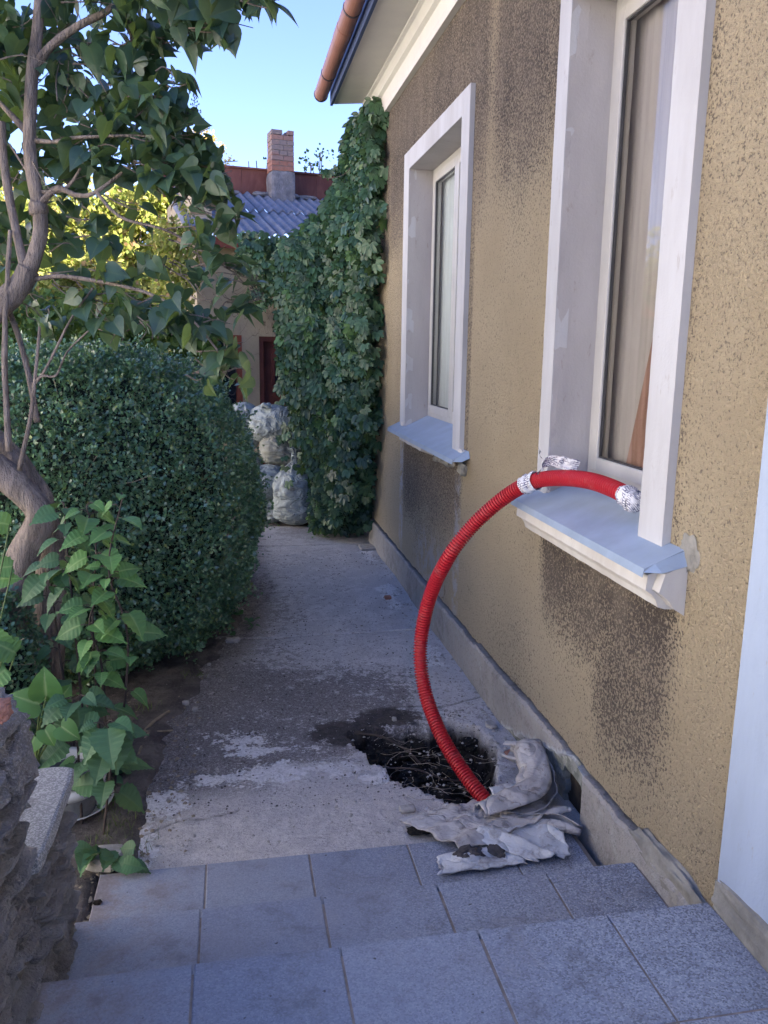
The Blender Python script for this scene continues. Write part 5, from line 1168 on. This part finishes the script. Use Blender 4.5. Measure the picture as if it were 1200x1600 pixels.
tree('garden_shrub', (-1.3, 12.2, 0), [((-1.5, 13.5, 1.8), (1.0, .6, .9), 1.6), ((-2.7, 13.5, 1.9), (1.0, .6, 1.0), 1.6), ((-4.0, 13.5, 2.0), (1.0, .6, 1.0), 1.6), ((-.62, 10.6, 1.7), (.35, .25, .6), .5)], 4200, .085, 'far_leaf', 'green shrubbery behind the big box bush left of the shed', .05)
tree('loose_shrub', (-1.2, 8.7, 0), [((-1.9, 8.6, 2.15), (.6, .3, .38), 1), ((-1.1, 8.6, 2.2), (.6, .3, .33), 1), ((-.45, 8.5, 2.1), (.45, .3, .3), .8), ((-.15, 8.7, 1.8), (.25, .2, .35), .4)], 900, .075, 'far_leaf', 'loose leafy shrub rising just behind the clipped box bush', .03, HEART)
tree('sunlit_tone_shrub', (-.75, 10.55, 0), [((-.60, 10.4, 2.9), (.30, .2, .85), 1.6), ((-.62, 10.4, 1.8), (.3, .2, .6), .8)], 1500, .07, 'sun_leaf', 'shaded shrub at the left corner of the shed with sunlit yellow put into its leaves', .03)  # stands in shade; the sunlit yellow is put into its leaf colour
tree('thin_tree', (-.6, 14.6, 0), [((-.12, 14.3, 5.0), (.42, .35, .25), .8), ((-.35, 14.4, 5.25), (.28, .3, .22), .5), ((.15, 14.2, 4.85), (.25, .3, .18), .3)], 620, .05, 'gold_leaf', 'thin golden-leaved tree with bare twigs above the shed roof, left of the chimney', .035)
tree('thin_tree', (.55, 14.8, 0), [((.5, 14.4, 5.0), (.28, .3, .2), .2)], 620, .06, 'far_leaf', 'small green treetop just left of the brick chimney', .03)
tree('thin_tree', (1.25, 14.6, 0), [((1.38, 14.3, 5.0), (.25, .3, .22), .11), ((1.6, 14.3, 5.15), (.18, .2, .15), .04)], 620, .06, 'far_leaf', 'sparse twiggy treetop right of the brick chimney', .025)
FT = MB(); O = []
for k in range(7):
    x = -14+k*2.6; y = 21+.9*math.sin(k*2.3)
    for (c, r) in (((x, y, 2.6), (1.7, 1.2, 1.6)), ((x+.5, y, 1.3), (1.7, 1, 1.2))):
        n = 3200; d = unit(R3(n)); O.append(d*(rng.random(n)[:, None]**.4)*np.array(r)+np.array(c))
O = np.concatenate(O); n = len(O); leaf_cloud('far_wood', BOXL, O, R3(n)+np.array([0, 0, -.3]), R3(n), rng.uniform(.12, .28, n), 'far_leaf', None, label='dark green mass of trees beyond the gardens behind everything', cat='trees')
# neighbour's white house
nh = empty('neighbour_house', (-8.2, 18, 0), label='white neighbouring house glimpsed through leaves at the left edge', cat='house')
MB().box(-12, -5.9, 17, 19.8, 0, 2.75).build('wall', 'white_house', nh)
MB().add([(-12.3, 16.7, 2.75), (-5.6, 16.7, 2.75), (-5.6, 20.1, 2.75), (-12.3, 20.1, 2.75), (-12.3, 18.4, 3.9), (-5.6, 18.4, 3.9)], [(0, 1, 5, 4), (2, 3, 4, 5), (1, 2, 5), (3, 0, 4), (3, 2, 1, 0)]).build('roof', 'roof_tile', nh)
wn2 = box('window', (-7.6, -6.8, 16.95, 16.99, 1.1, 2.2), 'pvc', nh); box('pane', (-7.52, -6.88, 16.93, 16.945, 1.18, 2.12), 'dark_glass', wn2)

# unseen cream house left of the view, added to bounce sunlight onto the wall
gh = empty('bounce_house', (-8.6, 3, 0), label='unseen long cream house added across the garden to bounce sunlight onto the tan one', cat='house')
fb2 = MB(); ops = [(-7+3.2*k, -5.8+3.2*k, zz, zz+1.5) for k in range(6) for zz in (.9, 3.9)]
ysl = sorted(set([-9, 13]+[o[i] for o in ops for i in (0, 1)])); zsl = sorted(set([-.1, 6.2]+[o[i] for o in ops for i in (2, 3)]))
for i in range(len(ysl)-1):
    for j in range(len(zsl)-1):
        ym, zm = (ysl[i]+ysl[i+1])/2, (zsl[j]+zsl[j+1])/2
        if any(o[0] < ym < o[1] and o[2] < zm < o[3] for o in ops): continue
        fb2.add([(-8.6, ysl[i], zsl[j]), (-8.6, ysl[i+1], zsl[j]), (-8.6, ysl[i+1], zsl[j+1]), (-8.6, ysl[i], zsl[j+1])], [(0, 1, 2, 3)])
fb2.add([(-8.6, 13, -.1), (-16, 13, -.1), (-16, 13, 6.2), (-8.6, 13, 6.2)], [(0, 1, 2, 3)]).add([(-8.6, -9, -.1), (-16, -9, -.1), (-16, -9, 6.2), (-8.6, -9, 6.2)], [(0, 1, 2, 3)])
fb2.build('wall', 'white_house', gh)
MB().add([(-8.2, -9.4, 6.15), (-16.4, -9.4, 6.15), (-16.4, 13.4, 6.15), (-8.2, 13.4, 6.15), (-12.3, -9.4, 8.4), (-12.3, 13.4, 8.4)], [(0, 1, 4), (1, 2, 5, 4), (2, 3, 5), (3, 0, 4, 5), (0, 3, 2, 1)]).build('roof', 'roof_tile', gh)
for o in ops:
    wq = MB().box(-8.75, -8.68, o[0], o[0]+.07, o[2], o[3]).box(-8.75, -8.68, o[1]-.07, o[1], o[2], o[3]).box(-8.75, -8.68, o[0]+.07, o[1]-.07, o[2], o[2]+.07).box(-8.75, -8.68, o[0]+.07, o[1]-.07, o[3]-.07, o[3]).build('window', 'pvc', gh)
    box('pane', (-8.74, -8.72, o[0]+.07, o[1]-.07, o[2]+.07, o[3]-.07), 'dark_glass', wq)
